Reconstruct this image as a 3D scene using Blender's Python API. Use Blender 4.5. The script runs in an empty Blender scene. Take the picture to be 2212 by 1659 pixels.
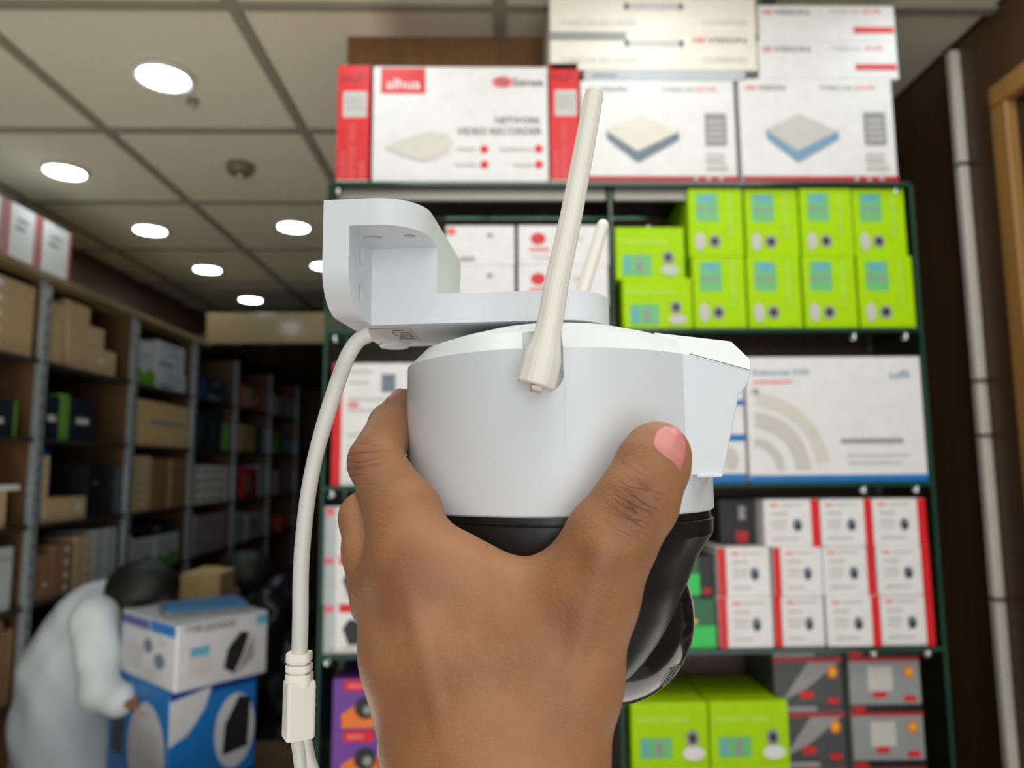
import bpy, bmesh, math, random
import numpy as np
from mathutils import Vector, Matrix, Euler
random.seed(7)
S = bpy.context.scene
COL = S.collection
# ------------------------------------------------------------------ camera
F_PX = 1560.0
W_PX, H_PX = 2212.0, 1659.0
CAM = Vector((0, 0, 1.5))
YAW, PITCH, ROLL = math.radians(1.28), math.radians(6.58), math.radians(0.45)
fwd = Vector((math.sin(YAW)*math.cos(PITCH), math.cos(YAW)*math.cos(PITCH), math.sin(PITCH)))
r0 = Vector((math.cos(YAW), -math.sin(YAW), 0))
u0 = r0.cross(fwd)
rgt = r0*math.cos(ROLL) - u0*math.sin(ROLL)
upv = r0*math.sin(ROLL) + u0*math.cos(ROLL)
cd = bpy.data.cameras.new('camera'); cam = bpy.data.objects.new('camera', cd); COL.objects.link(cam)
M = Matrix((rgt, upv, -fwd)).transposed().to_4x4(); M.translation = CAM
cam.matrix_world = M
cd.sensor_width = 36; cd.lens = 36*F_PX/W_PX
cd.clip_start = 0.01; cd.clip_end = 60
cd.dof.use_dof = True; cd.dof.focus_distance = 0.243; cd.dof.aperture_fstop = cd.lens/2.5
S.camera = cam
def ray(px, py):
    return (rgt*((px-W_PX/2)/F_PX) - upv*((py-H_PX/2)/F_PX) + fwd)
def PY(px, py, Y):
    d = ray(px, py); return CAM + d*(Y/d.y)
def PX(px, py, X):
    d = ray(px, py); return CAM + d*(X/d.x)
def PZ(px, py, Z):
    d = ray(px, py); return CAM + d*((Z-CAM.z)/d.z)
def PPL(px, py, pt, n):
    d = ray(px, py); return CAM + d*((pt-CAM).dot(n)/d.dot(n))
# ------------------------------------------------------------------ world, exposure
S.view_settings.view_transform = 'Standard'; S.view_settings.look = 'None'
S.view_settings.gamma = 1; S.view_settings.use_curve_mapping = False
S.view_settings.exposure = 0.0
S.cycles.use_denoising = True
S.cycles.max_bounces = 8; S.cycles.diffuse_bounces = 3; S.cycles.glossy_bounces = 3
S.cycles.transmission_bounces = 6; S.cycles.transparent_max_bounces = 10
S.cycles.caustics_reflective = False; S.cycles.caustics_refractive = False
S.cycles.sample_clamp_indirect = 4
wd = bpy.data.worlds.new('world'); S.world = wd; wd.use_nodes = True
bg = wd.node_tree.nodes['Background']; bg.inputs[0].default_value = (0.93, 0.96, 1.0, 1); bg.inputs[1].default_value = 0.55
def area(name, loc, target, sx, sy, power, color):
    l = bpy.data.lights.new(name, 'AREA'); l.shape = 'RECTANGLE'; l.size = sx; l.size_y = sy
    l.energy = power; l.color = color
    o = bpy.data.objects.new(name, l); COL.objects.link(o); o.location = loc
    o.rotation_euler = (Vector(target)-Vector(loc)).to_track_quat('-Z', 'Y').to_euler()
    return o
# shop-front daylight from behind the camera plus soft ceiling fills added for brightness
area('shop_front_light', (0.55, -2.2, 1.45), (0.0, 1.0, 1.6), 1.9, 2.1, 37, (0.95, 0.98, 1.0))
area('ceiling_fill_light', (0.35, 0.0, 2.42), (0.35, 0.35, 0.0), 1.3, 0.5, 5, (1.0, 0.97, 0.92))

area('ceiling_fill_light', (0.3, 0.6, 2.44), (0.35, 1.3, 1.2), 1.2, 0.3, 4.0, (1.0, 0.97, 0.92))
area('upward_fill_light', (0.35, 0.55, 0.92), (0.2, 0.9, 2.5), 1.3, 0.5, 3, (1.0, 0.96, 0.88))  # added upward fill that brightens the ceiling, no lit counter here
area('upward_fill_light', (-0.95, 1.25, 0.72), (-0.85, 1.25, 2.5), 0.7, 0.7, 9.5, (1.0, 0.95, 0.84))  # second added fill, aimed up at the near left ceiling
# ------------------------------------------------------------------ materials
def lin(c):
    return tuple(((x/255)/12.92 if x/255 <= 0.04045 else ((x/255+0.055)/1.055)**2.4) for x in c) + (1,)
_mats = {}
def mat(name, rgb, rough=0.5, metal=0.0, noise=0.06, scale=40.0, emit=0.0, trans=0.0, bump=0.0, spec=0.5, coat=0.0, stretch=None, rgb2=None, alpha=1.0):
    if name in _mats: return _mats[name]
    m = bpy.data.materials.new(name); m.use_nodes = True
    nt = m.node_tree; N = nt.nodes; L = nt.links
    b = N['Principled BSDF']
    b.inputs['Roughness'].default_value = rough; b.inputs['Metallic'].default_value = metal
    b.inputs['Specular IOR Level'].default_value = spec; b.inputs['Coat Weight'].default_value = coat
    if trans: b.inputs['Transmission Weight'].default_value = trans; b.inputs['IOR'].default_value = 1.45
    c = lin(rgb)
    tc = N.new('ShaderNodeTexCoord'); mp = N.new('ShaderNodeMapping'); nz = N.new('ShaderNodeTexNoise')
    L.new(tc.outputs['Object'], mp.inputs[0]); L.new(mp.outputs[0], nz.inputs['Vector'])
    nz.inputs['Scale'].default_value = scale; nz.inputs['Detail'].default_value = 3
    if stretch: mp.inputs['Scale'].default_value = stretch
    mix = N.new('ShaderNodeMix'); mix.data_type = 'RGBA'
    L.new(nz.outputs['Fac'], mix.inputs[0])
    c2 = lin(rgb2) if rgb2 else tuple(x*(1-noise*2) for x in c[:3]) + (1,)
    mix.inputs[6].default_value = c2; mix.inputs[7].default_value = c if rgb2 else tuple(min(1, x*(1+noise)) for x in c[:3]) + (1,)
    L.new(mix.outputs[2], b.inputs['Base Color'])
    if bump:
        bp = N.new('ShaderNodeBump'); bp.inputs['Strength'].default_value = bump; bp.inputs['Distance'].default_value = 0.002
        L.new(nz.outputs['Fac'], bp.inputs['Height']); L.new(bp.outputs[0], b.inputs['Normal'])
    if emit:
        b.inputs['Emission Color'].default_value = c; b.inputs['Emission Strength'].default_value = emit
    _mats[name] = m; return m
def glassmat(name, rgb, rough=0.02):
    if name in _mats: return _mats[name]
    m = bpy.data.materials.new(name); m.use_nodes = True
    b = m.node_tree.nodes['Principled BSDF']
    b.inputs['Base Color'].default_value = lin(rgb); b.inputs['Roughness'].default_value = rough
    b.inputs['Transmission Weight'].default_value = 1.0; b.inputs['IOR'].default_value = 1.5
    _mats[name] = m; return m
def woodmat(name, ca, cb, axis='z', scale=9):
    m = mat(name, ca, rough=0.45, rgb2=cb, scale=scale, stretch={'z': (3, 3, 0.18), 'x': (0.18, 3, 3), 'y': (3, 0.18, 3)}[axis])
    return m
WHITE = mat('box_white', (232, 230, 228), 0.45)
WARMWHITE = mat('box_warm_white', (236, 228, 214), 0.45)
GREYW = mat('box_grey_white', (188, 192, 196), 0.5)
RED = mat('print_red', (218, 26, 34), 0.45)
DRED = mat('print_dark_red', (178, 34, 42), 0.45)
PINK = mat('print_pale_red', (238, 110, 110), 0.5)
DGREY = mat('print_dark_grey', (96, 98, 100), 0.5)
MGREY = mat('print_mid_grey', (150, 150, 148), 0.5)
LGREY = mat('print_light_grey', (202, 199, 192), 0.5)
PALE = mat('print_pale', (214, 210, 200), 0.5)
LIME = mat('box_lime', (172, 218, 0), 0.55, spec=0.2)
LIMEP = mat('print_pale_lime', (196, 232, 96), 0.45)
TEALP = mat('print_teal', (112, 190, 120), 0.45)
BLUEP = mat('print_sky', (98, 172, 196), 0.45)
BLACKP = mat('print_black', (34, 36, 38), 0.4)
BLUE = mat('box_blue', (28, 116, 190), 0.4)
DBLUE = mat('box_deep_blue', (20, 62, 140), 0.4)
SLATE = mat('print_slate', (112, 124, 138), 0.5)
STEELB = mat('print_steel_blue', (120, 156, 184), 0.5)
CREAM = mat('print_cream', (226, 220, 206), 0.5)
TAN = mat('cardboard_tan', (192, 166, 124), 0.75, noise=0.1, scale=25)
BROWN = mat('cardboard_brown', (138, 104, 70), 0.75, noise=0.1, scale=25)
SAND = mat('cardboard_sand', (205, 176, 122), 0.7, noise=0.08, scale=25)
NAVY = mat('box_navy', (26, 34, 46), 0.4)
BLACK = mat('box_black', (22, 22, 26), 0.4)
GREEN = mat('box_green', (40, 196, 80), 0.4)
DGREEN = mat('box_dark_green', (34, 100, 62), 0.4)
LEAF = mat('print_leaf_green', (92, 150, 50), 0.5)
ORANGE = mat('print_orange', (236, 120, 40), 0.45)
PURPLE = mat('print_purple', (112, 60, 150), 0.45)
YELLOW = mat('print_yellow', (240, 190, 50), 0.45)
MAUVE = mat('box_mauve', (150, 130, 140), 0.5)
CHROME = mat('chrome', (200, 205, 205), 0.18, metal=1.0)
GALV = mat('galvanised_steel', (140, 148, 152), 0.35, metal=0.9, noise=0.15)

# ------------------------------------------------------------------ mesh helpers
def tag(o, label=None, cat=None, group=None, kind=None):
    if label: o['label'] = label
    if cat: o['category'] = cat
    if group: o['group'] = group
    if kind: o['kind'] = kind
    return o
def link(name, me, parent=None, loc=(0, 0, 0), rotz=0.0):
    o = bpy.data.objects.new(name, me); COL.objects.link(o)
    o.location = loc; o.rotation_euler = (0, 0, rotz)
    if parent: o.parent = parent
    return o
def empty(name, loc=(0, 0, 0), rotz=0.0):
    return link(name, None, None, loc, rotz)
def setmat(me, m, smooth=False):
    me.materials.clear(); me.materials.append(m)
    if smooth:
        for p in me.polygons: p.use_smooth = True
def mesh(name, V, Fc, m=None, smooth=False):
    me = bpy.data.meshes.new(name); me.from_pydata([tuple(v) for v in V], [], Fc); me.update()
    bm = bmesh.new(); bm.from_mesh(me); bmesh.ops.recalc_face_normals(bm, faces=bm.faces); bm.to_mesh(me); bm.free()
    if m: setmat(me, m, smooth)
    return me
def bevelmesh(me, w, seg=1, smooth=False, angle=math.radians(35)):
    bm = bmesh.new(); bm.from_mesh(me)
    bmesh.ops.remove_doubles(bm, verts=bm.verts, dist=1e-6)
    ed = [e for e in bm.edges if len(e.link_faces) == 2 and e.calc_face_angle(0) > angle]
    bmesh.ops.bevel(bm, geom=ed, offset=w, segments=seg, profile=0.5, affect='EDGES', clamp_overlap=True)
    if smooth:
        for f in bm.faces: f.smooth = True
    bm.to_mesh(me); bm.free()
    return me
def smooth_by_angle(me, ang=35):
    bm = bmesh.new(); bm.from_mesh(me)
    for f in bm.faces: f.smooth = True
    a = math.radians(ang)
    for e in bm.edges: e.smooth = not (len(e.link_faces) == 2 and e.calc_face_angle(0) > a)
    bm.to_mesh(me); bm.free(); return me
_bc = {}
def boxmesh(x0, x1, y0, y1, z0, z1, m, bev=0.0, seg=1):
    k = (round(x0, 5), round(x1, 5), round(y0, 5), round(y1, 5), round(z0, 5), round(z1, 5), m.name, bev, seg)
    if k in _bc: return _bc[k]
    V = [(x, y, z) for x in (x0, x1) for y in (y0, y1) for z in (z0, z1)]
    Fc = [(0, 1, 3, 2), (4, 6, 7, 5), (0, 4, 5, 1), (2, 3, 7, 6), (0, 2, 6, 4), (1, 5, 7, 3)]
    me = mesh('box', V, Fc, m)
    if bev: bevelmesh(me, bev, seg)
    _bc[k] = me; return me
def extr(name, pts, axis, a, b, m, bev=0.0, seg=2, smooth=False):
    """pts: 2-D outline; axis 'y': (x,z) outline extruded along y, 'z': (x,y), 'x': (y,z)"""
    n = len(pts); V = []
    for t in (a, b):
        for p in pts:
            V.append({'y': (p[0], t, p[1]), 'z': (p[0], p[1], t), 'x': (t, p[0], p[1])}[axis])
    Fc = [tuple(range(n)), tuple(range(2*n-1, n-1, -1))] + [(i, (i+1) % n, n+(i+1) % n, n+i) for i in range(n)]
    me = mesh(name, V, Fc, m)
    if bev: bevelmesh(me, bev, seg)
    if smooth: smooth_by_angle(me)
    return me
def lathe(name, prof, n, m, cx=0, cy=0, smooth=True, ang=30, arc=None):
    V = []; Fc = []
    for (r, z) in prof:
        for i in range(n):
            a = 2*math.pi*i/n; V.append((cx+r*math.cos(a), cy+r*math.sin(a), z))
    for j in range(len(prof)-1):
        for i in range(n):
            Fc.append((j*n+i, j*n+(i+1) % n, (j+1)*n+(i+1) % n, (j+1)*n+i))
    Fc.append(tuple(range(n))); Fc.append(tuple(range((len(prof)-1)*n, len(prof)*n)))
    me = mesh(name, V, Fc, m)
    if smooth: smooth_by_angle(me, ang)
    return me
def tube(name, pts, rad, m, n=12, sub=6, caps=True):
    """smooth tube through points; rad scalar or list"""
    P = [Vector(p) for p in pts]; R = rad if isinstance(rad, (list, tuple)) else [rad]*len(P)
    Q = []; RR = []
    for i in range(len(P)-1):
        p0 = P[max(i-1, 0)]; p1 = P[i]; p2 = P[i+1]; p3 = P[min(i+2, len(P)-1)]
        for k in range(sub):
            t = k/sub
            Q.append(0.5*((2*p1)+(p2-p0)*t+(2*p0-5*p1+4*p2-p3)*t*t+(3*p1-p0-3*p2+p3)*t**3)); RR.append(R[i]*(1-t)+R[i+1]*t)
    Q.append(P[-1]); RR.append(R[-1])
    V = []; Fc = []; ref = Vector((0, 1, 0.13)).normalized()
    for i, q in enumerate(Q):
        d = (Q[min(i+1, len(Q)-1)]-Q[max(i-1, 0)]).normalized()
        a = d.cross(ref); a = a.normalized() if a.length > 1e-4 else d.cross(Vector((1, 0, 0))).normalized()
        b = d.cross(a)
        for k in range(n):
            t = 2*math.pi*k/n; V.append(q + (a*math.cos(t)+b*math.sin(t))*RR[i])
    for i in range(len(Q)-1):
        for k in range(n): Fc.append((i*n+k, i*n+(k+1) % n, (i+1)*n+(k+1) % n, (i+1)*n+k))
    if caps: Fc.append(tuple(range(n))); Fc.append(tuple(range((len(Q)-1)*n, len(Q)*n)))
    me = mesh(name, V, Fc, m); smooth_by_angle(me, 50); return me
def boolean(me, cutters, op='DIFFERENCE'):
    o = link('tmp', me); res = me
    cs = []
    for c in cutters:
        co = link('tmpc', c); cs.append(co)
        md = o.modifiers.new('b', 'BOOLEAN'); md.operation = op; md.object = co; md.solver = 'EXACT'
    dg = bpy.context.evaluated_depsgraph_get(); dg.update()
    res = bpy.data.meshes.new_from_object(o.evaluated_get(dg))
    for x in [o]+cs: bpy.data.objects.remove(x)
    m0 = me.materials[0] if me.materials else None
    if m0: res.materials.clear(); res.materials.append(m0); res.polygons.foreach_set('material_index', [0]*len(res.polygons))
    return res
_tc = {}
def textmesh(s):
    if s in _tc: return _tc[s]
    cu = bpy.data.curves.new('t', 'FONT'); cu.body = s; cu.align_x = 'LEFT'; cu.resolution_u = 2; cu.offset = 0.012
    o = link('t', cu); dg = bpy.context.evaluated_depsgraph_get(); dg.update()
    me = bpy.data.meshes.new_from_object(o.evaluated_get(dg)); bpy.data.objects.remove(o)
    co = [v.co for v in me.vertices]
    x0 = min(c.x for c in co); x1 = max(c.x for c in co); y0 = min(c.y for c in co); y1 = max(c.y for c in co)
    V = [((c.x-x0)/(x1-x0), (c.y-y0)/(y1-y0)) for c in co]
    Fc = [tuple(p.vertices) for p in me.polygons]
    _tc[s] = (V, Fc); return _tc[s]
EPS = 0.0006
def prints(parent, w, h, shapes, yf):
    """shapes: (name, mat, [shape...]); shape in face units 0..1 (u right, v up): ('r',u0,v0,u1,v1) ('e',u,v,ru,rv) ('p',pts) ('t',text,u0,v0,u1,v1) ('ring',u,v,r0,r1 in metres,a0,a1) ('tv', ...) vertical text"""
    split = []
    for k, (nm, m, sh) in enumerate(shapes):
        if 1 < len(sh) <= 4 and all(q[0] in 'rep' for q in sh): split += [(k, nm, m, [q]) for q in sh]
        else: split.append((k, nm, m, sh))
    for k, nm, m, sh in split:
        V = []; Fc = []
        y = yf - EPS*(1+0.35*k)
        def add(pts, faces=None):
            b = len(V); V.extend([((p[0]-0.5)*w, y, p[1]*h) for p in pts])
            Fc.extend([tuple(b+i for i in f) for f in (faces or [tuple(range(len(pts)))])])
        for s in sh:
            if s[0] == 'r': _, a, b_, c, d = s; add([(a, b_), (c, b_), (c, d), (a, d)])
            elif s[0] == 'e':
                _, u, v, ru, rv = s; add([(u+ru*math.cos(t*math.pi/10), v+rv*math.sin(t*math.pi/10)) for t in range(20)])
            elif s[0] == 'p': add(s[1])
            elif s[0] == 't':
                _, tx, a, b_, c, d = s; tv, tf = textmesh(tx); add([(a+(c-a)*p[0], b_+(d-b_)*p[1]) for p in tv], tf)
            elif s[0] == 'tv':
                _, tx, a, b_, c, d = s; tv, tf = textmesh(tx); add([(c-(c-a)*p[1], b_+(d-b_)*p[0]) for p in tv], tf)
            elif s[0] == 'ring':
                _, u, v, ra, rb, a0, a1 = s; n = 16
                pts = []
                for i in range(n+1):
                    t = a0+(a1-a0)*i/n
                    for r in (ra, rb): pts.append((u+r*math.cos(t)/w, v+r*math.sin(t)/h))
                add(pts, [(2*i, 2*i+1, 2*i+3, 2*i+2) for i in range(n)])
        me = bpy.data.meshes.new(nm); me.from_pydata(V, [], Fc); me.materials.append(m)
        pr = link(nm, me, parent)
        if len(sh) > 1: pr['kind'] = 'stuff'
def carton(name, label, cat, group, x0, x1, yf, depth, z0, h, m, shapes=(), rotz=0.0, bev=0.0012):
    """front face looks to -Y at y=yf, or, rotz=90 deg, to +X at x=yf (x0,x1 then run along Y)"""
    w = x1-x0
    me = boxmesh(-w/2, w/2, -depth/2, depth/2, 0, h, m, bev)
    if rotz: loc = (yf-depth/2, (x0+x1)/2, z0)
    else: loc = ((x0+x1)/2, yf+depth/2, z0)
    o = link(name, me, None, loc, rotz); tag(o, label, cat, group)
    prints(o, w, h, shapes, -depth/2)
    return o
def copytree(o, loc, label=None, group=None):
    r = o.copy(); COL.objects.link(r); r.location = loc
    if label: r['label'] = label
    for ch in list(o.children):
        c = ch.copy(); COL.objects.link(c); c.parent = r; c.matrix_parent_inverse = ch.matrix_parent_inverse
    return r
# ------------------------------------------------------------------ implicit surfaces (smooth blended limbs) -> mesh
def surface_nets(D, org, h):
    """D: 3-D array of signed distance; returns verts (n,3), quads"""
    s = D < 0
    c = s[:-1, :-1, :-1].astype(np.int8)
    for dx, dy, dz in [(1,0,0),(0,1,0),(0,0,1),(1,1,0),(1,0,1),(0,1,1),(1,1,1)]:
        c = c + s[dx:D.shape[0]-1+dx, dy:D.shape[1]-1+dy, dz:D.shape[2]-1+dz]
    act = (c > 0) & (c < 8)
    idx = -np.ones(act.shape, np.int64); ii = np.argwhere(act); idx[act] = np.arange(len(ii))
    acc = np.zeros((len(ii), 3)); cnt = np.zeros(len(ii))
    cor = [(0,0,0),(1,0,0),(0,1,0),(1,1,0),(0,0,1),(1,0,1),(0,1,1),(1,1,1)]
    for a in range(8):
        for b in range(a+1, 8):
            da = np.array(cor[a]); db = np.array(cor[b])
            if np.abs(da-db).sum() != 1: continue
            va = D[ii[:,0]+da[0], ii[:,1]+da[1], ii[:,2]+da[2]]; vb = D[ii[:,0]+db[0], ii[:,1]+db[1], ii[:,2]+db[2]]
            x = (va < 0) != (vb < 0); t = np.where(x, va/np.where(va-vb == 0, 1, va-vb), 0)
            acc += np.where(x[:, None], da+(db-da)*t[:, None], 0); cnt += x
    V = (ii + acc/np.maximum(cnt, 1)[:, None])*h + org
    Q = []
    for ax in range(3):
        sl0 = [slice(1, -1)]*3; sl1 = [slice(1, -1)]*3
        sl0[ax] = slice(0, -1); sl1[ax] = slice(1, None)
        A = s[tuple(sl0)]; B = s[tuple(sl1)]
        e = np.argwhere(A != B)
        fl = A[tuple(e.T)]
        e = e + np.array([0 if k == ax else 1 for k in range(3)])
        b, c2 = [(1, 2), (2, 0), (0, 1)][ax]
        db = np.zeros(3, int); db[b] = 1; dc = np.zeros(3, int); dc[c2] = 1
        g = lambda q: idx[q[:,0], q[:,1], q[:,2]]
        q = np.stack([g(e-db-dc), g(e-dc), g(e), g(e-db)], 1)
        q[~fl] = q[~fl][:, ::-1]
        Q.append(q)
    Q = np.concatenate(Q); Q = Q[(Q >= 0).all(1)]
    return V, Q
def rcone(X, a, b, ra, rb):
    a = np.array(a, np.float32); b = np.array(b, np.float32); ab = b-a; L2 = float(ab@ab)+1e-12
    p = X-a; t = np.clip((p@ab)/L2, 0, 1)
    q = p - t[..., None]*ab
    return np.sqrt((q*q).sum(-1)) - (ra+(rb-ra)*t)
def ellip(X, c, r, R=None):
    p = X-np.array(c, np.float32)
    if R is not None: p = p@np.array(R, np.float32)
    r = np.array(r, np.float32); k = np.sqrt(((p/r)**2).sum(-1))
    return (k-1)*float(min(r))*(0.5+0.5*float(max(r))/float(min(r))) if False else (k-1)*float(np.cbrt(r.prod()))
def smin(a, b, k):
    h = np.clip(0.5+0.5*(b-a)/k, 0, 1); return b+(a-b)*h - k*h*(1-h)
def sdf_mesh(name, fn, lo, hi, h, m):
    n = [int(math.ceil((hi[i]-lo[i])/h))+1 for i in range(3)]
    g = np.stack(np.meshgrid(*[lo[i]+h*np.arange(n[i], dtype=np.float32) for i in range(3)], indexing='ij'), -1).astype(np.float32)
    D = np.empty(n, np.float32)
    for i in range(0, n[0], 16): D[i:i+16] = fn(g[i:i+16])
    V, Q = surface_nets(D, np.array(lo), h)
    me = bpy.data.meshes.new(name)
    me.vertices.add(len(V)); me.vertices.foreach_set('co', V.astype(np.float32).ravel())
    me.loops.add(len(Q)*4); me.loops.foreach_set('vertex_index', Q.astype(np.int32).ravel())
    me.polygons.add(len(Q)); me.polygons.foreach_set('loop_start', np.arange(len(Q), dtype=np.int32)*4)
    me.update(calc_edges=True); me.validate()
    setmat(me, m, True)
    return me, V
# ================================================================== the room
WOODD = woodmat('wood_dark_panel', (100, 70, 46), (70, 48, 30), 'z', 14)
WOODP = woodmat('wood_partition', (134, 94, 56), (88, 60, 32), 'z', 22)
WOODR = woodmat('wood_rack', (108, 78, 50), (74, 50, 30), 'z', 10)
TILE = mat('ceiling_tile', (226, 220, 198), 0.9, noise=0.04, scale=60)
TEE = mat('ceiling_tee', (148, 144, 128), 0.6)
FLOORM = mat('floor_tile', (190, 182, 168), 0.35, noise=0.1, scale=6)
XL, XR, YF, YB, ZC = -1.92, 1.12, -2.4, 6.4, 2.5
def struct(name, x0, x1, y0, y1, z0, z1, m, parent=None):
    return tag(link(name, boxmesh(x0, x1, y0, y1, z0, z1, m), parent), kind='structure' if not parent else None)
struct('floor', XL-.1, XR+.1, YF, YB, -0.1, 0.0, FLOORM)
struct('wall_left', XL-.1, XL, YF, YB, 0, ZC+.03, WOODD)
struct('wall_right', XR, XR+.1, YF, YB, 0, ZC+.03, WOODD)
struct('wall_back', XL, XR, YB-0.1, YB, 0, ZC+.03, WOODD)
part = struct('wall_partition', -0.345, 0.862, 1.605, 1.64, 0, ZC+.03, WOODP)
struct('wall_light_block', -0.345, -0.315, 1.64, YB-.1, 0, ZC+.03, WOODD)  # unseen wall beside the aisle, added to block light
struct('wall_recess', 0.862, XR, 2.3, 2.34, 0, ZC+.03, WOODD)
ceil = struct('ceiling', XL-.1, XR+.1, YF, YB, ZC+.03, ZC+.09, TEE)
gx = [-1.92, -1.745, -1.158, -0.572, 0.014, 0.60, 1.12]
gy = [-2.4+0.0] + [1.487-0.59*k for k in range(6, 0, -1)] + [1.487+0.59*k for k in range(0, 9)]
gy = [y for y in gy if y < YB]+[YB-.1]
for i in range(len(gx)-1):
    for j in range(len(gy)-1):
        t = boxmesh(0, gx[i+1]-gx[i]-.018, 0, gy[j+1]-gy[j]-.018, 0, .016, TILE)
        link('ceiling_tile', t, ceil, (gx[i]+.009, gy[j]+.009, ZC+.012))
for x in gx[1:-1]:
    link('tee_bar', boxmesh(-.013, .013, YF, YB-.1, 0, .012, TEE), ceil, (x, 0, ZC+.002))
for y in gy[1:-1]:
    link('tee_bar', boxmesh(XL, XR, -.013, .013, 0, .011, TEE), ceil, (0, y, ZC+.003))
# beam over the aisle end with a lowered dark soffit behind it
BEAM = woodmat('wood_beam', (150, 132, 98), (118, 100, 70), 'x', 6)
BEAM.node_tree.nodes['Principled BSDF'].inputs['Roughness'].default_value = 0.14
struct('trim_beam', -1.5, -0.345, 3.72, 3.78, 2.15, 2.31, BEAM)
struct('ceiling_soffit', -1.92, -0.345, 3.78, 6.3, 2.18, 2.21, mat('soffit_dark', (58, 54, 46), 0.4))
struct('wall_soffit', -1.92, -0.345, 4.76, 4.8, 2.21, 2.53, WOODD)

# ---- downlights
RIM = mat('lamp_rim', (225, 225, 220), 0.4)
LENS = mat('lamp_lens', (235, 250, 255), 0.4, emit=24.0, noise=0.0)
rim_me = lathe('rim', [(.060, -.002), (.068, -.006), (.074, -.001), (.074, .006), (.060, .006)], 40, RIM)
lens_me = lathe('lens', [(.0595, -.0035), (.0595, .003)], 40, LENS)
LL = {(-0.85, 1.774): 'round lit downlight nearest the shelf of boxes, brightest in the ceiling',
 (-1.45, 2.37): 'round lit downlight above the left rack front, over the red-edged white cartons',
 (-1.45, 2.975): 'round lit downlight second along the row above the left rack',
 (-0.84, 2.935): 'round lit downlight just left of the white mounting bracket, between the two grid bars',
 (-1.45, 3.58): 'round lit downlight third along the row above the left rack',
 (-1.455, 4.24): 'small round lit downlight farthest down the aisle, just above the beam',
 (-0.85, 3.52): 'lit downlight almost hidden behind the left edge of the white bracket'}
for k, (x, y) in enumerate([(a, b) for a in (-.85, -.26, .33, .92) for b in (1.18, .59, -.6)]):
    if (x, y) == (.33, .59): continue
    LL[(x, y)] = 'round lit downlight of the front ceiling rows, above the top edge of the photo'
for (x, y), lab in LL.items():
    o = tag(empty('ceiling_downlight', (x, y, ZC+.002)), lab, 'ceiling light', 'round downlights in the tiled ceiling')
    link('trim_ring', rim_me, o); link('lens', lens_me, o)
o = tag(link('smoke_detector', lathe('sd', [(.045, .005), (.045, -.008), (.036, -.022), (.018, -.026), (.001, -.027)], 28, mat('detector', (120, 108, 84), 0.5)), None, (-0.85, 2.33, ZC)),
    'dull brownish round smoke detector on the ceiling between two downlights', 'smoke detector')
link('sensor_lens', lathe('sl', [(.009, 0), (.009, -.004), (.001, -.007)], 16, WHITE), o, (0, 0, -.026))
o = tag(link('ceiling_hook', lathe('ch', [(.016, .004), (.016, -.003), (.006, -.006), (.005, -.016), (.001, -.018)], 20, mat('hookm', (150, 146, 130), 0.5)), None, (-0.83, 1.9, ZC)),
    'tiny grey ceiling plug beside the brightest downlight', 'ceiling fitting')

# ---- right wall: white conduit and the wooden frame of an opening
CON = mat('conduit_white', (228, 220, 208), 0.4)
o = tag(empty('cable_conduit', (1.108, 1.62, 0)), 'thin off-white cable conduit running down the dark wood wall', 'conduit')
link('channel', boxmesh(-.012, .012, -.011, .011, 0.0, 2.49, CON, .003), o)
for z in (1.685, 1.56, 1.2, 2.2):
    link('clip', boxmesh(-.014, .013, -.017, .017, z, z+.006, mat('clip_dark', (60, 50, 42), 0.5), .001), o)
o = tag(empty('wall_light_switch', (1.12, 1.3, 0)), None, None)
bpy.data.objects.remove(o)
FRM = woodmat('wood_frame', (176, 130, 72), (140, 98, 50), 'z', 12)
fr = tag(empty('window_1', (0, 0, 0)), kind='structure')
y1 = PX(2170, 400, 1.105).y
link('frame_post', boxmesh(1.085, 1.12, y1-.05, y1, 1.0, 2.27, FRM, .004), fr)
link('frame_post', boxmesh(1.085, 1.12, y1-.95, y1-.90, 1.0, 2.27, FRM, .004), fr)
link('frame_rail', boxmesh(1.085, 1.12, y1-.95, y1, 2.27, 2.32, FRM, .004), fr)
link('frame_rail', boxmesh(1.085, 1.12, y1-.95, y1, 0.95, 1.0, FRM, .004), fr)
link('pane', boxmesh(1.108, 1.114, y1-.90, y1-.05, 1.0, 2.27, mat('pane_dark', (40, 30, 22), 0.1)), fr)

# ================================================================== glass display cabinet
GL = glassmat('shelf_glass', (150, 205, 180))
GE = mat('glass_edge', (34, 68, 56), 0.15, noise=0.02)
METAL = mat('shelf_rail', (150, 148, 138), 0.4, metal=0.3)
CX0, CX1, CY0, CY1 = -0.331, 0.846, 1.40, 1.600
SZ = [2.073, 1.771, 1.467, 1.156, 0.84]
TH = 0.008
cab = tag(empty('display_cabinet', (0.25, 1.5, 0)), 'tall green-edged glass display shelving packed with product boxes', 'shelving')
def cpart(nm, x0, x1, y0, y1, z0, z1, m, bev=0.0):
    return link(nm, boxmesh(x0-.25, x1-.25, y0-1.5, y1-1.5, z0, z1, m, bev), cab)
for z in SZ:
    s = cpart('glass_shelf', CX0+.005, CX1-.005, CY0+.002, CY1, z-TH, z, GL)
    link('polished_edge', boxmesh(CX0-.25, CX1-.25, CY0-1.5-.001, CY0-1.5+.002, z-TH-.0005, z-.0005, GE), s)
cpart('back_panel', CX0, CX1, CY1, CY1+.004, 0.45, 2.06, woodmat('cabinet_back', (92, 70, 48), (64, 46, 30), 'z', 16))
for x in (CX0-.004, CX1-.001):
    s = cpart('side_glass', x, x+.005, CY0+.003, CY1, 0.45, 2.066, GL)
    link('polished_edge', boxmesh(x-.25, x-.25+.006, CY0-1.5-.002, CY0-1.5+.003, 0.45, 2.066, GE), s)
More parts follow.
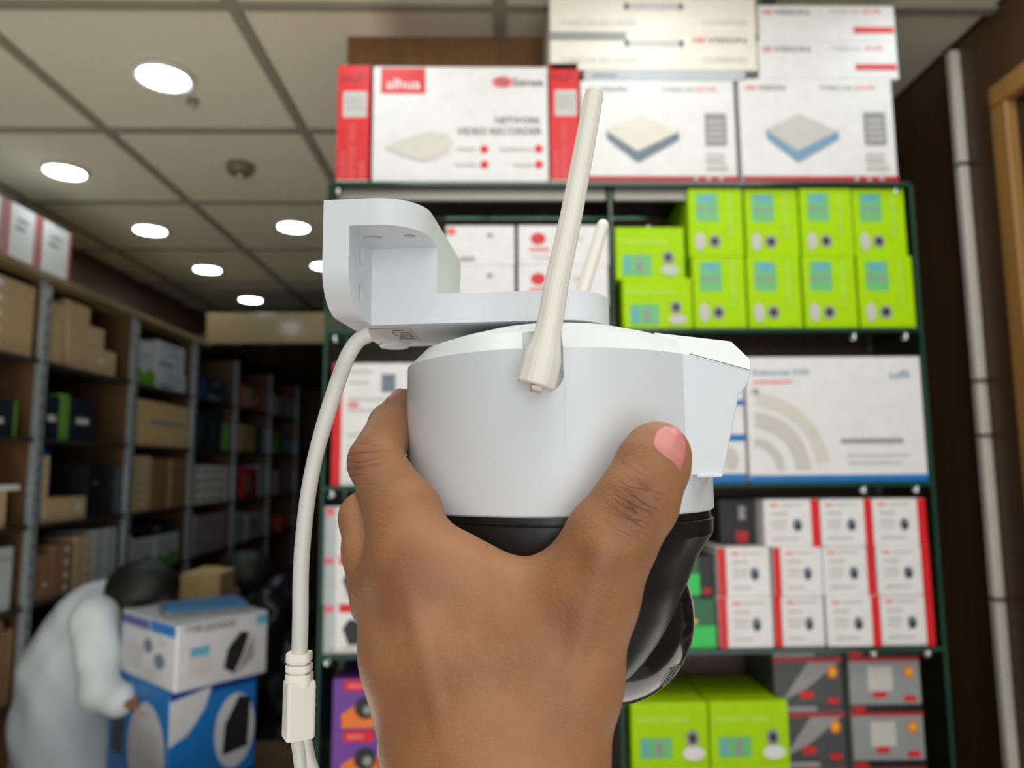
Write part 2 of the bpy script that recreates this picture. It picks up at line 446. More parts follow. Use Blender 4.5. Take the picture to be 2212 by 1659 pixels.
for k in range(len(SZ)-1):
    s = cpart('divider_glass', 0.232, 0.238, CY0+.02, CY1, SZ[k+1], SZ[k]-TH-.001, GL)
    link('polished_edge', boxmesh(0.232-.25, .238-.25, CY0-1.5+.016, CY0-1.5+.02, SZ[k+1], SZ[k]-TH-.001, GE), s)
cpart('top_rail', CX0+.012, .226, CY0+.02, CY0+.03, 2.042, 2.0645, METAL)
cpart('top_rail', .244, CX1-.012, CY0+.02, CY0+.03, 2.042, 2.0645, METAL)
cpart('cabinet_base', CX0, CX1, CY0, CY1, 0.0, 0.45, WOODD, .003)
pin = lathe('pin', [(.007, 0), (.009, .004), (.009, .012), (.007, .014)], 18, CHROME)
for z in SZ[:4]:
    for x in (-0.318, 0.72, 0.825):
        link('shelf_pin', pin, cab, (x-.25, -.082, z-TH-.0145))

# ---- product boxes on the cabinet
def X(px, py): return PY(px, py, CY0).x
def Z(px, py): return PY(px, py, CY0).z
def cab_box(name, label, cat, group, p0, p1, ptop, pbot, z0, m, shapes, depth=.18, dy=.004, h=None, bev=.0012):
    pm = (ptop+pbot)/2
    x0, x1 = max(X(p0, pm), CX0+.003), min(X(p1, pm), CX1-.003); hh = h if h else Z((p0+p1)/2, ptop)-Z((p0+p1)/2, pbot)
    return carton(name, label, cat, group, x0, x1, CY0+dy, depth, z0, hh, m, shapes, bev=bev), z0+hh
zt = SZ[0]
def spine_prints():
    return [('barcode_label', LGREY, [('r', .18, .55, .92, .77)]), ('barcode_lines', MGREY, [('r', .28+.1*i, .60, .31+.1*i, .73) for i in range(6)]),
            ('marker_scribble', DRED, [('r', .1, .86, .5, .9), ('p', [(.45, .84), (.75, .96), (.85, .9), (.6, .83)])]),
            ('lettering', PINK, [('tv', 'NETWORK VIDEO', .38, .03, .58, .5), ('tv', 'RECORDER', .12, .04, .28, .26), ('tv', 'NVR', .7, .03, .9, .18)]),
            ('bottom_band', LGREY, [('r', 0, 0, 1, .015)])]
_, z1 = cab_box('recorder_box', 'red-spined recorder box at the left end of the top shelf, spine outward', 'box', 'recorder boxes with red spines', 727, 797, 135, 388, zt, RED, spine_prints())
_, z1 = cab_box('recorder_box', 'red-spined recorder box behind the tall antenna on the top shelf', 'box', 'recorder boxes with red spines', 1188, 1252, 128, 386, zt, RED, spine_prints())
ddot = [('e', .635, .28, .024, .034), ('e', .945, .285, .024, .034), ('e', .635, .148, .024, .034), ('e', .945, .15, .024, .034)]
cab_box('recorder_box', 'white network recorder box with red logo square at its upper left', 'box', None, 804, 1184, 140, 390, zt, WHITE,
  [('logo_square', RED, [('r', .045, .76, .30, .985)]), ('logo_lettering', WHITE, [('t', 'alhua', .075, .80, .27, .89)]),
   ('lozenge', PINK, [('e', .74, .865, .06, .05)]), ('lettering', DGREY, [('t', 'Wiz', .70, .83, .775, .90), ('t', 'Sense', .80, .83, .975, .90), ('t', 'NETWORK', .70, .50, .96, .56), ('t', 'VIDEO RECORDER', .48, .405, .965, .465)]),
   ('icon_dots', RED, ddot), ('icon_captions', LGREY, [('r', .48, .27, .59, .295), ('r', .72, .27, .91, .295), ('r', .47, .135, .59, .16), ('r', .80, .135, .91, .16)]),
   ('product_picture', PALE, [('p', [(.07, .29), (.2, .38), (.32, .43), (.43, .40), (.455, .33), (.42, .24), (.30, .17), (.2, .21)])])])
def dvr(top, side):
    return [('logo_red', RED, [('t', 'HIK', .04, .885, .115, .935)]), ('logo_grey', DGREY, [('t', 'VISION', .12, .885, .30, .935)]),
   ('model_lettering', MGREY, [('t', 'TURBO HD', .52, .89, .74, .93)]), ('model_red', PINK, [('t', 'DVR', .76, .89, .89, .93)]),
   ('picture_top', top, [('p', [(.16, .50), (.38, .66), (.63, .49), (.36, .30)])]),
   ('picture_side', side, [('p', [(.16, .50), (.36, .30), (.36, .19), (.165, .42)])]), ('picture_front', side, [('p', [(.362, .30), (.63, .49), (.63, .41), (.362, .19)])]),
   ('barcode_label', MGREY, [('r', .80, .36, .94, .67)]), ('barcode_lines', LGREY, [('r', .82, .40+.06*i, .92, .42+.06*i) for i in range(4)]), ('small_print', LGREY, [('r', .80, .2, .92, .28), ('r', .80, .12, .94, .17)]),
   ('bottom_stripe', DRED, [('r', 0.0, .005, 1.0, .055)]), ('stripe_icons', LGREY, [('e', .73+.08*i, .03, .014, .016) for i in range(3)])]
_, zc1 = cab_box('recorder_box', 'white recorder box picturing a cream recorder, right of the tall antenna', 'box', 'white recorder boxes with red bottom stripes', 1256, 1590, 166, 386, zt, WHITE, dvr(CREAM, SLATE))
_, zc2 = cab_box('recorder_box', 'white recorder box picturing a blue-edged recorder, right end of top shelf', 'box', 'white recorder boxes with red bottom stripes', 1601, 1934, 158, 382, zt, WHITE, dvr(LGREY, STEELB))
def longp(grey):
    return ([('handle_slot', LGREY, [('r', .36, .60, .64, .80)]), ('slot_ends', DGREY, [('e', .37, .70, .012, .10), ('e', .635, .70, .012, .10)]),
     ('lettering', LGREY, [('t', 'TURBO HD RECORDER', .05, .16, .42, .32), ('t', 'DS-7208HGHI', .74, .20, .95, .34)])] +
     ([('logo_red', RED, [('t', 'HIK', .69, .72, .755, .86)]), ('logo_grey', DGREY, [('t', 'VISION', .76, .72, .95, .86)]), ('corner_patch', MGREY, [('r', .0, .78, .37, .99)])] if grey else []))
_, zz = cab_box('flat_box', 'thin pale box directly on the cream-recorder box', 'box', None, 1262, 1612, 143, 166, zc1, GREYW, [('small_print', MGREY, [('r', .05, .3, .2, .6)])], depth=.17)
_, zz = cab_box('long_box', 'long cream box with handle slot and red-grey logo, lower of the two', 'box', 'long cream boxes with handle slots', 1188, 1636, 62, 143, zz+.0002, WARMWHITE, longp(True), depth=.19)
cab_box('long_box', 'long cream box with handle slot, cut off by the top of the photo', 'box', 'long cream boxes with handle slots', 1188, 1634, -18, 61, zz+.0002, WARMWHITE, longp(False), depth=.19)
def flatp():
    return [('logo_red', RED, [('t', 'HIK', .03, .72, .10, .87)]), ('logo_grey', DGREY, [('t', 'VISION', .105, .72, .37, .87)]), ('model_lettering', LGREY, [('t', 'TURBO HD', .52, .76, .74, .88)]),
            ('model_red', PINK, [('t', 'DVR', .77, .76, .9, .88)]), ('red_bar', RED, [('r', .69, .24, .985, .40)])]
_, zz = cab_box('flat_box', 'white flat box with red bar, lower of the pair at upper right', 'box', 'white flat boxes with red bars', 1640, 1952, 78, 158, zc2, WHITE, flatp(), depth=.19)
cab_box('flat_box', 'white flat box with red bar, topmost at upper right', 'box', 'white flat boxes with red bars', 1640, 1954, -2, 77, zz+.0002, WHITE, flatp(), depth=.19)

# second tier: lime camera boxes and white boxes
def limep_v():
    return [('feature_panel', TEALP, [('r', .13, .52, .55, .93)]), ('feature_icons', BLUEP, [('r', .22, .80, .46, .90)]), ('feature_icons', MGREY, [('r', .17, .66, .28, .72), ('r', .34, .66, .48, .72)]),
            ('title_lettering', LIMEP, [('tv', 'Smart Camera', .70, .30, .80, .94)]), ('camera_picture', LGREY, [('e', .19, .22, .09, .13)]), ('lens_ring', MGREY, [('e', .46, .22, .115, .09)]), ('lens_picture', BLACKP, [('e', .46, .22, .07, .055)])]
def limep_h():
    return [('feature_panel', TEALP, [('r', .10, .08, .52, .48)]), ('feature_icons', BLUEP, [('r', .13, .14, .20, .42)]), ('feature_icons', MGREY, [('r', .30, .14, .38, .40)]),
            ('title_lettering', LIMEP, [('t', 'Smart Home Camera', .07, .68, .76, .78)]), ('camera_picture', LGREY, [('e', .78, .18, .13, .10)]), ('lens_ring', MGREY, [('e', .76, .42, .085, .12)]), ('lens_picture', BLACKP, [('e', .76, .42, .05, .07)])]
z2 = SZ[1]
cols = [(1500, 1613), (1618, 1733), (1739, 1853), (1859, 1978)]
colt = [(1490, 1607), (1614, 1729), (1733, 1845), (1849, 1962)]
ordn = ['first', 'second', 'third', 'last']
for i in range(4):
    _, zz = cab_box('camera_box', 'upright lime camera box, %s from left, lower row of four' % ordn[i], 'box', 'upright lime camera boxes', cols[i][0], cols[i][1], 550, 706, z2, LIME, limep_v(), dy=.006)
    cab_box('camera_box', 'upright lime camera box, %s from left, upper row of four' % ordn[i], 'box', 'upright lime camera boxes', colt[i][0], colt[i][1], 402, 549, zz+.0002, LIME, limep_v(), dy=.006+.004*(i % 2))
_, zz = cab_box('camera_box', 'lime camera box on its side, lower of the pair left of the upright ones', 'box', 'lime camera boxes on their sides', 1347, 1497, 597, 707, z2, LIME, limep_h(), dy=.006)
_, zz2 = cab_box('camera_box', 'lime camera box on its side, upper of the pair left of the upright ones', 'box', 'lime camera boxes on their sides', 1333, 1484, 481, 596, zz+.0002, LIME, limep_h(), dy=.02)
o = tag(empty('clear_cap', (X(1412, 480)+.0, 1.45, zz2)), 'small clear plastic cap standing on the upper sideways lime box', 'cap')
link('cap_body', lathe('cap', [(.008, 0), (.009, .004), (.006, .01), (.003, .013)], 16, WHITE), o)
def whitep():
    return [('round_icon', RED, [('e', .22, .66, .085, .15)]), ('icon_text', PINK, [('r', .12, .36, .34, .43)]), ('lettering', LGREY, [('t', 'Fast Ethernet', .15, .16, .5, .26), ('r', .62, .62, .72, .70)])]
for ci, (a, b) in enumerate([(962, 1112), (1120, 1316)]):
    zz = z2
    for r, (t, bb) in enumerate([(655, 707), (566, 654), (478, 565)]):
        _, zz = cab_box('white_box', ('white box with red dot icon, %s row, ' % ['bottom', 'middle', 'top'][r]) + ('between bracket and tall antenna' if ci == 0 else 'behind the tall antenna'), 'box', 'white boxes with red dot icons',
                        a, b, t, bb, zz+(.0002 if r else 0), WHITE, whitep() if ci else [('round_icon', PINK, [('e', .08, .85, .07, .1)]), ('lettering', MGREY, [('r', .2, .12, .42, .2), ('r', .6, .7, .68, .8)])], dy=.012)

# third tier
z3 = SZ[2]
cab_box('software_box', 'white box with red spine and small blue square behind the index finger', 'box', None, 716, 905, 790, 1056, z3, WHITE,
  [('red_spine', RED, [('r', 0, 0, .105, .995)]), ('blue_square', SLATE, [('r', .56, .76, .72, .91)]), ('lettering', LGREY, [('r', .18, .92, .45, .94), ('r', .18, .83, .42, .85), ('r', .18, .69, .8, .71), ('r', .18, .60, .7, .62), ('r', .18, .40, .8, .42), ('r', .18, .3, .6, .32), ('r', .18, .2, .7, .22)]), ('red_lettering', PINK, [('r', .18, .64, .3, .67), ('r', .18, .12, .3, .15)])], dy=.006)
cab_box('router_box', 'white and blue box seen behind the hood of the held camera', 'box', None, 1430, 1611, 775, 1045, z3, WHITE,
  [('blue_stripe', BLUE, [('r', 0, 0, 1, .07), ('r', .2, .33, 1, .385), ('r', .8, .62, 1, .66)]), ('device_picture', LGREY, [('e', .82, .19, .09, .09)])], dy=.008)
cab_box('router_box', 'large white router box with grey wave rings and blue bottom edge', 'box', None, 1617, 2004, 773, 1044, z3, WHITE,
  [('blue_stripe', BLUE, [('r', 0, 0, 1, .055)]), ('wave_rings', LGREY, [('ring', 0.02, .10, .045, .062, 0, 1.5), ('ring', 0.02, .10, .082, .112, 0, 1.5)]), ('outer_ring', PALE, [('ring', 0.02, .10, .125, .15, 0.1, 1.5)]),
   ('title_lettering', STEELB, [('t', 'Enterprise WiFi', .04, .84, .36, .90), ('t', 'ufi', .82, .82, .93, .89)]), ('subtitle', PINK, [('r', .04, .79, .26, .805)]), ('grey_dot', MGREY, [('e', .05, .72, .018, .025)]),
   ('grey_bar', MGREY, [('r', .52, .305, .87, .34)]), ('small_print', LGREY, [('r', .55, .20, .9, .215), ('r', .55, .14, .85, .155)])], dy=.004)

# fourth tier
z4 = SZ[3]
def wrp(side):
    s = [('red_side', RED, [('r', 0, 0, .155, .995)] if side == 'l' else [('r', .84, 0, 1, .995)])] if side else []
    o = .16 if side == 'l' else 0
    return s + [('brand_mark', PINK, [('r', .10+o, .85, .25+o, .90)]), ('lettering', LGREY, [('r', .3+o, .86, .7+o, .9), ('r', .12+o, .68, .42+o, .73), ('r', .12+o, .5, .40+o, .55), ('r', .12+o, .4, .38+o, .44), ('r', .12+o, .15, .62, .2)]),
             ('camera_picture', SLATE, [('e', .58+o*.7, .46, .085, .13)]), ('lens_picture', BLACKP, [('e', .60+o*.7, .42, .05, .08)])]
rows = [(1296, 1401, [(1556, 1672, 'l'), (1677, 1785, 'l'), (1790, 1906, 'r'), (1909, 2024, 'r')]),
        (1198, 1294, [(1555, 1668, 'l'), (1674, 1780, 'l'), (1783, 1897, 'r'), (1900, 2014, 'r')])]
zz = z4
for r, (t, b, cs) in enumerate(rows):
    for i, (a, c, s) in enumerate(cs):
        _, zn = cab_box('dome_camera_box', 'small white and red camera box, %s from left in the %s row' % (ordn[i], ['bottom', 'middle'][r]), 'box', 'small white and red camera boxes', a, c, t, b, zz, WHITE, wrp(s), dy=.006+.003*((i+r) % 2), h=.0945 if r == 0 else .0925)
    zz = zn+.0002
for i, (a, c) in enumerate([(1655, 1776), (1777, 1890), (1891, 2006)]):
    cab_box('dome_camera_box', 'small white and red camera box, %s in the top row of three' % ['left', 'middle', 'right'][i], 'box', 'small white and red camera boxes', a, c, 1098, 1196, zz, WHITE, wrp('r'), dy=.006, h=.0905)
cab_box('black_box', 'black box with dark red corner behind the top row of white and red boxes', 'box', None, 1572, 1650, 1100, 1196, zz, BLACK, [('red_corner', DRED, [('r', .45, .05, .8, .3)]), ('silver_mark', MGREY, [('r', .55, .55, .75, .85)])], dy=.05, depth=.13, h=.09)
_, zg = cab_box('green_box', 'dark green box with bright green lower half beside the white boxes', 'box', 'green boxes beside the dome housing', 1440, 1549, 1292, 1400, z4, DGREEN, [('bright_band', GREEN, [('r', 0, 0, 1, .45)]), ('yellow_emblem', YELLOW, [('e', .55, .55, .1, .05)])], dy=.01)
cab_box('green_box', 'green box on top, mostly hidden by the black camera housing', 'box', 'green boxes beside the dome housing', 1400, 1514, 1200, 1291, zg, DGREEN, [('bright_band', GREEN, [('r', 0, .1, 1, .6)])], dy=.01)
cab_box('black_box', 'narrow black box between the green box and the white boxes', 'box', None, 1517, 1552, 1200, 1291, zg, BLACK, [('red_corner', DRED, [('r', .2, .05, .8, .2)])], dy=.03, depth=.15)
def cctvp():
    return [('red_top', RED, [('r', .22, .83, 1, .99)]), ('spine', GREYW, [('r', 0, 0, .17, 1)]), ('red_corner', PINK, [('r', .02, .83, .14, .97)]), ('camera_picture', BLACKP, [('p', [(.27, .5), (.36, .68), (.72, .66), (.76, .2), (.36, .18)])]), ('lettering', LGREY, [('r', .3, .1, .55, .16)])]
zz = z4
for r, (t, b) in enumerate([(1290, 1398), (1186, 1289), (1078, 1185)]):
    _, zn = cab_box('bullet_camera_box', 'white box with red top band behind the hand, %s of three' % ['bottom', 'middle', 'top'][r], 'box', 'white red-topped boxes left of the hand', 697, 850, t, b, zz, WHITE, cctvp(), dy=.006)
    zz = zn+.0002
# fifth tier
z5 = SZ[4]
def purp():
    return [('orange_corner', ORANGE, [('p', [(.12, .02), (.12, .30), (.45, .62), (.62, .45), (.6, .02)])]), ('red_panel', RED, [('p', [(.62, .02), (.62, .45), (1, .3), (1, .02)]), ('r', .15, .76, .55, .97)]),
            ('white_panel', WHITE, [('p', [(.62, .46), (.62, .72), (1, .85), (1, .31)])]), ('camera_picture', BLACKP, [('e', .44, .42, .15, .22)]), ('lens_picture', MGREY, [('e', .47, .38, .06, .09)]), ('brand_mark', PINK, [('r', .2, .82, .42, .90)])]
for r in range(3):
    carton('colourful_box', 'purple, orange and red camera box beside the wrist, %s of the pile' % ['bottom one', 'middle one', 'top one'][r], 'box', 'purple and orange camera boxes', X(716, 1560), X(880, 1560), CY0+.008, .17, z5+r*.0902, .090, PURPLE, purp())
def bigp():
    return [('feature_panel', TEALP, [('r', .10, .10, .52, .44)]), ('feature_icons', BLUEP, [('r', .14, .14, .20, .38)]), ('feature_icons', MGREY, [('r', .32, .14, .40, .38)]),
            ('title_lettering', LIMEP, [('t', 'Smart Wi-Fi Camera', .07, .68, .76, .78)]), ('camera_picture', WHITE, [('e', .80, .18, .14, .11)]), ('lens_ring', MGREY, [('e', .79, .42, .085, .14)]), ('lens_picture', BLACKP, [('e', .79, .42, .05, .08)])]
for i, (a, c) in enumerate([(1366, 1532), (1536, 1707)]):
    for r in range(2):
        carton('camera_box', 'wide lime camera box, %s of the bottom shelf pair, %s' % (['left', 'right'][i], ['lower layer', 'upper layer with its top showing'][r]), 'box', 'wide lime camera boxes', X(a, 1600), X(c, 1600), CY0+.004, .17, z5+r*.1102, .110, LIME, bigp())
def blist(v):
    if v: return [('header', BLACK, [('r', 0, .86, 1, 1)]), ('red_strip', DRED, [('r', 0, .80, 1, .87)]), ('pale_window', LGREY, [('r', .25, .25, .6, .7)]), ('orange_dot', ORANGE, [('e', .84, .60, .07, .11)]), ('yellow_core', YELLOW, [('e', .84, .60, .04, .06)]), ('red_mark', RED, [('r', .32, .14, .5, .24), ('r', .75, .06, .92, .16), ('e', .1, .93, .1, .05)])]
    return [('header', MGREY, [('r', 0, .90, .6, 1)]), ('red_strip', DRED, [('r', 0, .80, 1, .88)]), ('grey_swoosh', MGREY, [('p', [(.1, .1), (.5, .8), (.95, .8), (.45, .3)])]), ('orange_dot', ORANGE, [('e', .85, .62, .08, .12)]), ('yellow_core', YELLOW, [('e', .85, .62, .04, .07)]), ('red_mark', RED, [('r', .36, .14, .55, .27), ('r', .76, .04, .92, .14)])]
SLT = mat('pack_grey', (150, 152, 152), 0.4); CHAR = mat('pack_charcoal', (70, 72, 74), 0.4)
for i, (a, c) in enumerate([(1686, 1838), (1853, 2010)]):
    for r in range(3):
        carton('accessory_pack', '%s grey accessory pack with red strip and orange dot, %s row' % (['charcoal', 'light'][i], ['hidden bottom', 'lower', 'upper'][r]), 'box', 'grey accessory packs', X(a, 1500), X(c, 1500), CY0+.03, .14, z5+r*.1012, .101, [CHAR, SLT][i], blist(i))
# ================================================================== left storage rack along the wall
RX = -1.5
def rack_z(k): return [2.15, 1.865, 1.605, 1.325, 1.07, 0.78, 0.45, 0.12][k]
bays = [1.15, 1.79, 2.405, 3.01, 3.615, 4.21, 4.85, 5.5]
rack = tag(empty('storage_rack', (RX, 2.4, 0)), 'brown wooden stockroom rack with slotted steel posts down the left wall', 'shelving')
POSTM = mat('post_steel', (178, 188, 192), 0.28, metal=0.45, noise=0.25, scale=60)
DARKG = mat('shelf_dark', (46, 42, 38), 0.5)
for k, y in enumerate(bays):
    z1 = 2.13
    p = link('upright_post', boxmesh(-.018, .004, -.018, .018, 0, z1, POSTM, .002), rack, (0, y-2.4, 0))
    if 1 <= k <= 5:
        sr = link('slot_row', mesh('slots', *(lambda L: ([v for z in L for v in ((.0046, -.004, z), (.0046, .004, z), (.0046, .004, z+.016), (.0046, -.004, z+.016))], [(4*i, 4*i+1, 4*i+2, 4*i+3) for i in range(len(L))]))([0.6+.05*i for i in range(30)]), BLACK), p); sr['kind'] = 'stuff'
    link('side_board', boxmesh(-.40, -.02, -.008, .008, 0, z1, WOODR), rack, (0, y-2.4, 0))
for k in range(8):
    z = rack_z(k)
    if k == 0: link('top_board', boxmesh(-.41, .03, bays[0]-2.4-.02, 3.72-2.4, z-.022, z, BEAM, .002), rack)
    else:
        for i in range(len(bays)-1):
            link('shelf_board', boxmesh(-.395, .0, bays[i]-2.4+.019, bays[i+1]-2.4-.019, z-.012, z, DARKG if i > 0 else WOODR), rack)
link('back_board', boxmesh(-.412, -.405, bays[0]-2.4, bays[-1]-2.4, 0, 2.12, WOODD), rack)
nb = {}
def rbox(name, label, group, p0, p1, ptop, lev, m, shapes=(), z0=None, depth=.3, inset=.02, n=1, h=None, pref=None):
    """carton on rack level lev; p0,p1 px columns; ptop = px row of its top"""
    pm = 0.5*(p0+p1)
    z0 = rack_z(lev) if z0 is None else z0
    ya = PX(p0, (ptop), RX-inset).y; yb = PX(p1, ptop, RX-inset).y
    for bi in range(len(bays)-1):
        if bays[bi] < (ya+yb)/2 < bays[bi+1] and lev > 0: ya = max(ya, bays[bi]+.022); yb = min(yb, bays[bi+1]-.022)
    H = (PX(pm, ptop, RX-inset).z - z0) if h is None else h
    # keep clear of the uprights
    o = carton(name, label, 'box', group, ya, yb, RX-inset, depth, z0, H, m, shapes, rotz=math.pi/2, bev=.002)
    return z0+H
tl = lambda: [('tape', SAND, [('r', .46, .0, .54, 1)])]
dot = lambda: [('white_label', LGREY, [('r', .55, .25, .75, .75)])]
ri = [0]
# on the rack top: white cartons with red edges
rw = [('red_edge', DRED, [('r', 0, 0, .11, 1)]), ('red_edge', DRED, [('r', .91, 0, 1, 1)]), ('lettering', MGREY, [('r', .3, .6, .6, .66), ('r', .35, .74, .7, .79)])]
for p0, p1, t, lab in [(-60, 14, 400, 'white carton with red edges on the rack top, cut by the photo edge'), (15, 84, 455, 'white carton with red edges on the rack top, second along'), (85, 157, 487, 'white carton with red edges on the rack top, farthest of the three')]:
    rbox('red_edged_carton', lab, 'red-edged white cartons on the rack top', p0, p1, t, 0, WHITE, rw, inset=.03, h=.20)
# bay A (nearest)
z = rack_z(1)
for i in range(5):
    h = .047; carton('flat_carton', 'flat tan carton with white dot, %s of five, nearest rack bay' % ['bottom', 'second from bottom', 'middle', 'second from top', 'top'][i], 'box', 'flat tan cartons in the nearest bay', 1.9, 2.37, RX-.02, .3, z, h, TAN, [('round_label', WHITE, [('e', .62, .5, .05, .22)])], rotz=math.pi/2); z += h+.0003  # white dots are tape glints painted on the carton fronts
rbox('dark_box', 'dark box with yellow-green edge at the left border of the photo', None, -30, 40, 862, 2, NAVY, [('green_edge', LEAF, [('r', .88, 0, .98, 1)]), ('lettering', LGREY, [('r', .2, .35, .55, .5)])])
z = rack_z(3)
for i in range(3):
    carton('flat_carton', 'tan carton with white dots under the white lid, %s of three' % ['bottom', 'middle', 'top'][i], 'box', 'tan cartons under the white lid', 1.95, 2.3, RX-.02, .3, z, .038, TAN, dot(), rotz=math.pi/2); z += .0383
carton('white_tray', 'thin white tray on top of the tan cartons at the left border', 'tray', None, 1.93, 2.36, RX-.02, .3, z, .018, WHITE, [], rotz=math.pi/2)
rbox('white_carton', 'upright white carton with grey rim at the left border of the photo', None, -30, 30, 1185, 4, GREYW, [('grey_rim', MGREY, [('r', 0, .8, 1, .84)])])
for i, (a, b, t) in enumerate([(-40, 8, 1345), (10, 52, 1355)]):
    rbox('brown_carton', 'plain brown carton low in the nearest rack bay, %s' % ['left', 'right'][i], None, a, b, t, 5, BROWN, tl())
# bay B
zt0 = rack_z(1)
rbox('tan_carton', 'tall tan carton just right of the first steel post', 'tan cartons on the upper rack shelf', 104, 143, 655, 1, TAN, tl())
zz = rbox('tan_carton', 'long tan carton at the bottom of the stepped pile', 'tan cartons on the upper rack shelf', 147, 252, 748, 1, TAN, [('white_label', LGREY, [('r', .6, .4, .75, .6)])])
zz = rbox('tan_carton', 'tan carton in the middle of the stepped pile', 'tan cartons on the upper rack shelf', 147, 228, 700, 1, TAN, z0=zz+.0004)
rbox('tan_carton', 'small tan carton topping the stepped pile', 'tan cartons on the upper rack shelf', 147, 197, 655, 1, TAN, z0=zz+.0004)
lg = [('logo_lettering', LGREY, [('r', .25, .42, .75, .56)])]
rbox('dark_box', 'navy box with blurred white logo, left of the green stripe', 'navy boxes with white logos', 97, 132, 855, 2, NAVY, lg)
rbox('green_striped_box', 'narrow box with bright green spine between two navy boxes', None, 133, 152, 852, 2, LEAF)
rbox('dark_box', 'navy box with blurred white logo, right of the green stripe', 'navy boxes with white logos', 153, 206, 865, 2, NAVY, lg)
rbox('blue_strip_box', 'thin blue box standing against the first steel post', None, 85, 96, 962, 3, BLUE)
zz = rbox('flat_carton', 'low tan carton lying under the blue roll', None, 98, 186, 1075, 3, TAN, [('white_label', LGREY, [('r', .72, .3, .9, .7)])])
z = zz+.0004
for i in range(4):
    carton('flat_carton', 'small tan carton with pale label beside the blue roll, %s of four' % ['bottom', 'second', 'third', 'top'][i], 'box', 'small tan cartons beside the blue roll', 2.425, 2.505, RX-.02, .28, z, .036, SAND, dot(), rotz=math.pi/2); z += .0363
o = tag(empty('blue_roll', (RX-.10, 2.56, zz)), 'bright blue roll of cable wrap standing on a low tan carton', 'roll')
link('wrap', lathe('roll', [(.035, 0), (.042, .004)]+[(.042+.002*(i % 2), .01+.012*i) for i in range(13)]+[(.042, .17), (.035, .175)], 24, mat('roll_blue', (30, 92, 190), 0.35)), o)
link('core', lathe('core', [(.015, .175), (.02, .175), (.02, .185), (.015, .185)], 18, TAN), o)
for i, (a, b, t) in enumerate([(192, 226, 1000), (229, 266, 1006)]):
    rbox('black_box', 'plain black box in the second bay, %s' % ['left', 'right'][i], 'plain black boxes in the second bay', a, b, t, 3, BLACK, [('faint_mark', DGREY, [('r', .3, .6, .6, .65)])])
rbox('brown_carton', 'brown carton with white mark on the low shelf right of the first post', None, 72, 112, 1200, 4, BROWN, [('white_mark', LGREY, [('r', .6, .3, .8, .38)])])
z = rack_z(4)
for i in range(4):
    z = carton('flat_carton', 'tan carton with a white spot, %s of four behind the white shirt' % ['lowest', 'second', 'third', 'top'][i], 'box', 'spotted tan cartons behind the white shirt', 2.56, 2.68, RX-.02, .3, z, .044, BROWN, dot(), rotz=math.pi/2) and z+.0443
z = rack_z(4)
for i in range(4):
    z = carton('flat_carton', 'wider tan carton with a white spot, %s of four beside the grey-white stacks' % ['lowest', 'second', 'third', 'top'][i], 'box', 'wider spotted cartons', 2.69, 2.80, RX-.02, .3, z, .048, TAN, dot(), rotz=math.pi/2) and z+.0483
for c in range(2):
    z = rack_z(4)
    for i in range(7):
        carton('small_white_box', 'small grey-white box, %s from the bottom in the %s narrow stack' % (['first', 'second', 'third', 'fourth', 'fifth', 'sixth', 'seventh'][i], ['left', 'right'][c]), 'box', 'small grey-white boxes in narrow stacks', 2.81+.085*c, 2.888+.085*c, RX-.02, .25, z, .029, GREYW, [('grey_print', MGREY, [('r', .2, .3, .7, .6)])], rotz=math.pi/2); z += .0293
# bay C
wg = [('green_print', LEAF, [('p', [(0, .0), (1, 0), (1, .30), (.7, .42), (.4, .25), (.2, .38), (0, .3)])]), ('grey_print', MGREY, [('r', .15, .65, .75, .70), ('r', .15, .5, .6, .54)])]
wt = [('teal_print', SLATE, [('r', .1, .15, .6, .3), ('r', .3, .55, .9, .62), ('r', .2, .8, .8, .85)])]
rbox('white_green_box', 'white box with green grass print on the upper shelf of the third bay', None, 297, 338, 738, 1, GREYW, wg)
zz = rbox('white_teal_box', 'white box with teal print, lower of two in the third bay', None, 341, 402, 805, 1, GREYW, wt)
rbox('white_teal_box', 'white box with teal print, upper of two in the third bay', None, 341, 400, 745, 1, GREYW, wt, z0=zz+.0004)
rbox('sand_carton', 'light sand-coloured carton with a grey printed band', None, 303, 412, 872, 2, SAND, [('grey_print', MGREY, [('r', .18, .48, .9, .60)]), ('tape', TAN, [('r', 0, .9, 1, .93)])])
rbox('tan_carton', 'narrow tan carton with stacked white marks below the sand carton', None, 294, 328, 985, 3, TAN, [('white_marks', LGREY, [('r', .4, .1+.15*i, .7, .16+.15*i) for i in range(6)])])
rbox('brown_carton', 'plain brown carton below the sand carton', None, 331, 406, 992, 3, BROWN, tl())
for i, (a, b) in enumerate([(280, 331), (334, 386)]):
    zz = rbox('white_green_box', 'white box with green grass print above the dark-haired head, %s' % ['left', 'right'][i], 'white and green boxes above the bent head', a+4, b, 1152, 4, GREYW, wg)
rbox('black_box', 'long flat black box lying on the white and green boxes', None, 286, 386, 1118, 4, BLACK, [('grey_ring', DGREY, [('e', .5, .5, .08, .2)])], z0=zz+.0005, h=.055)
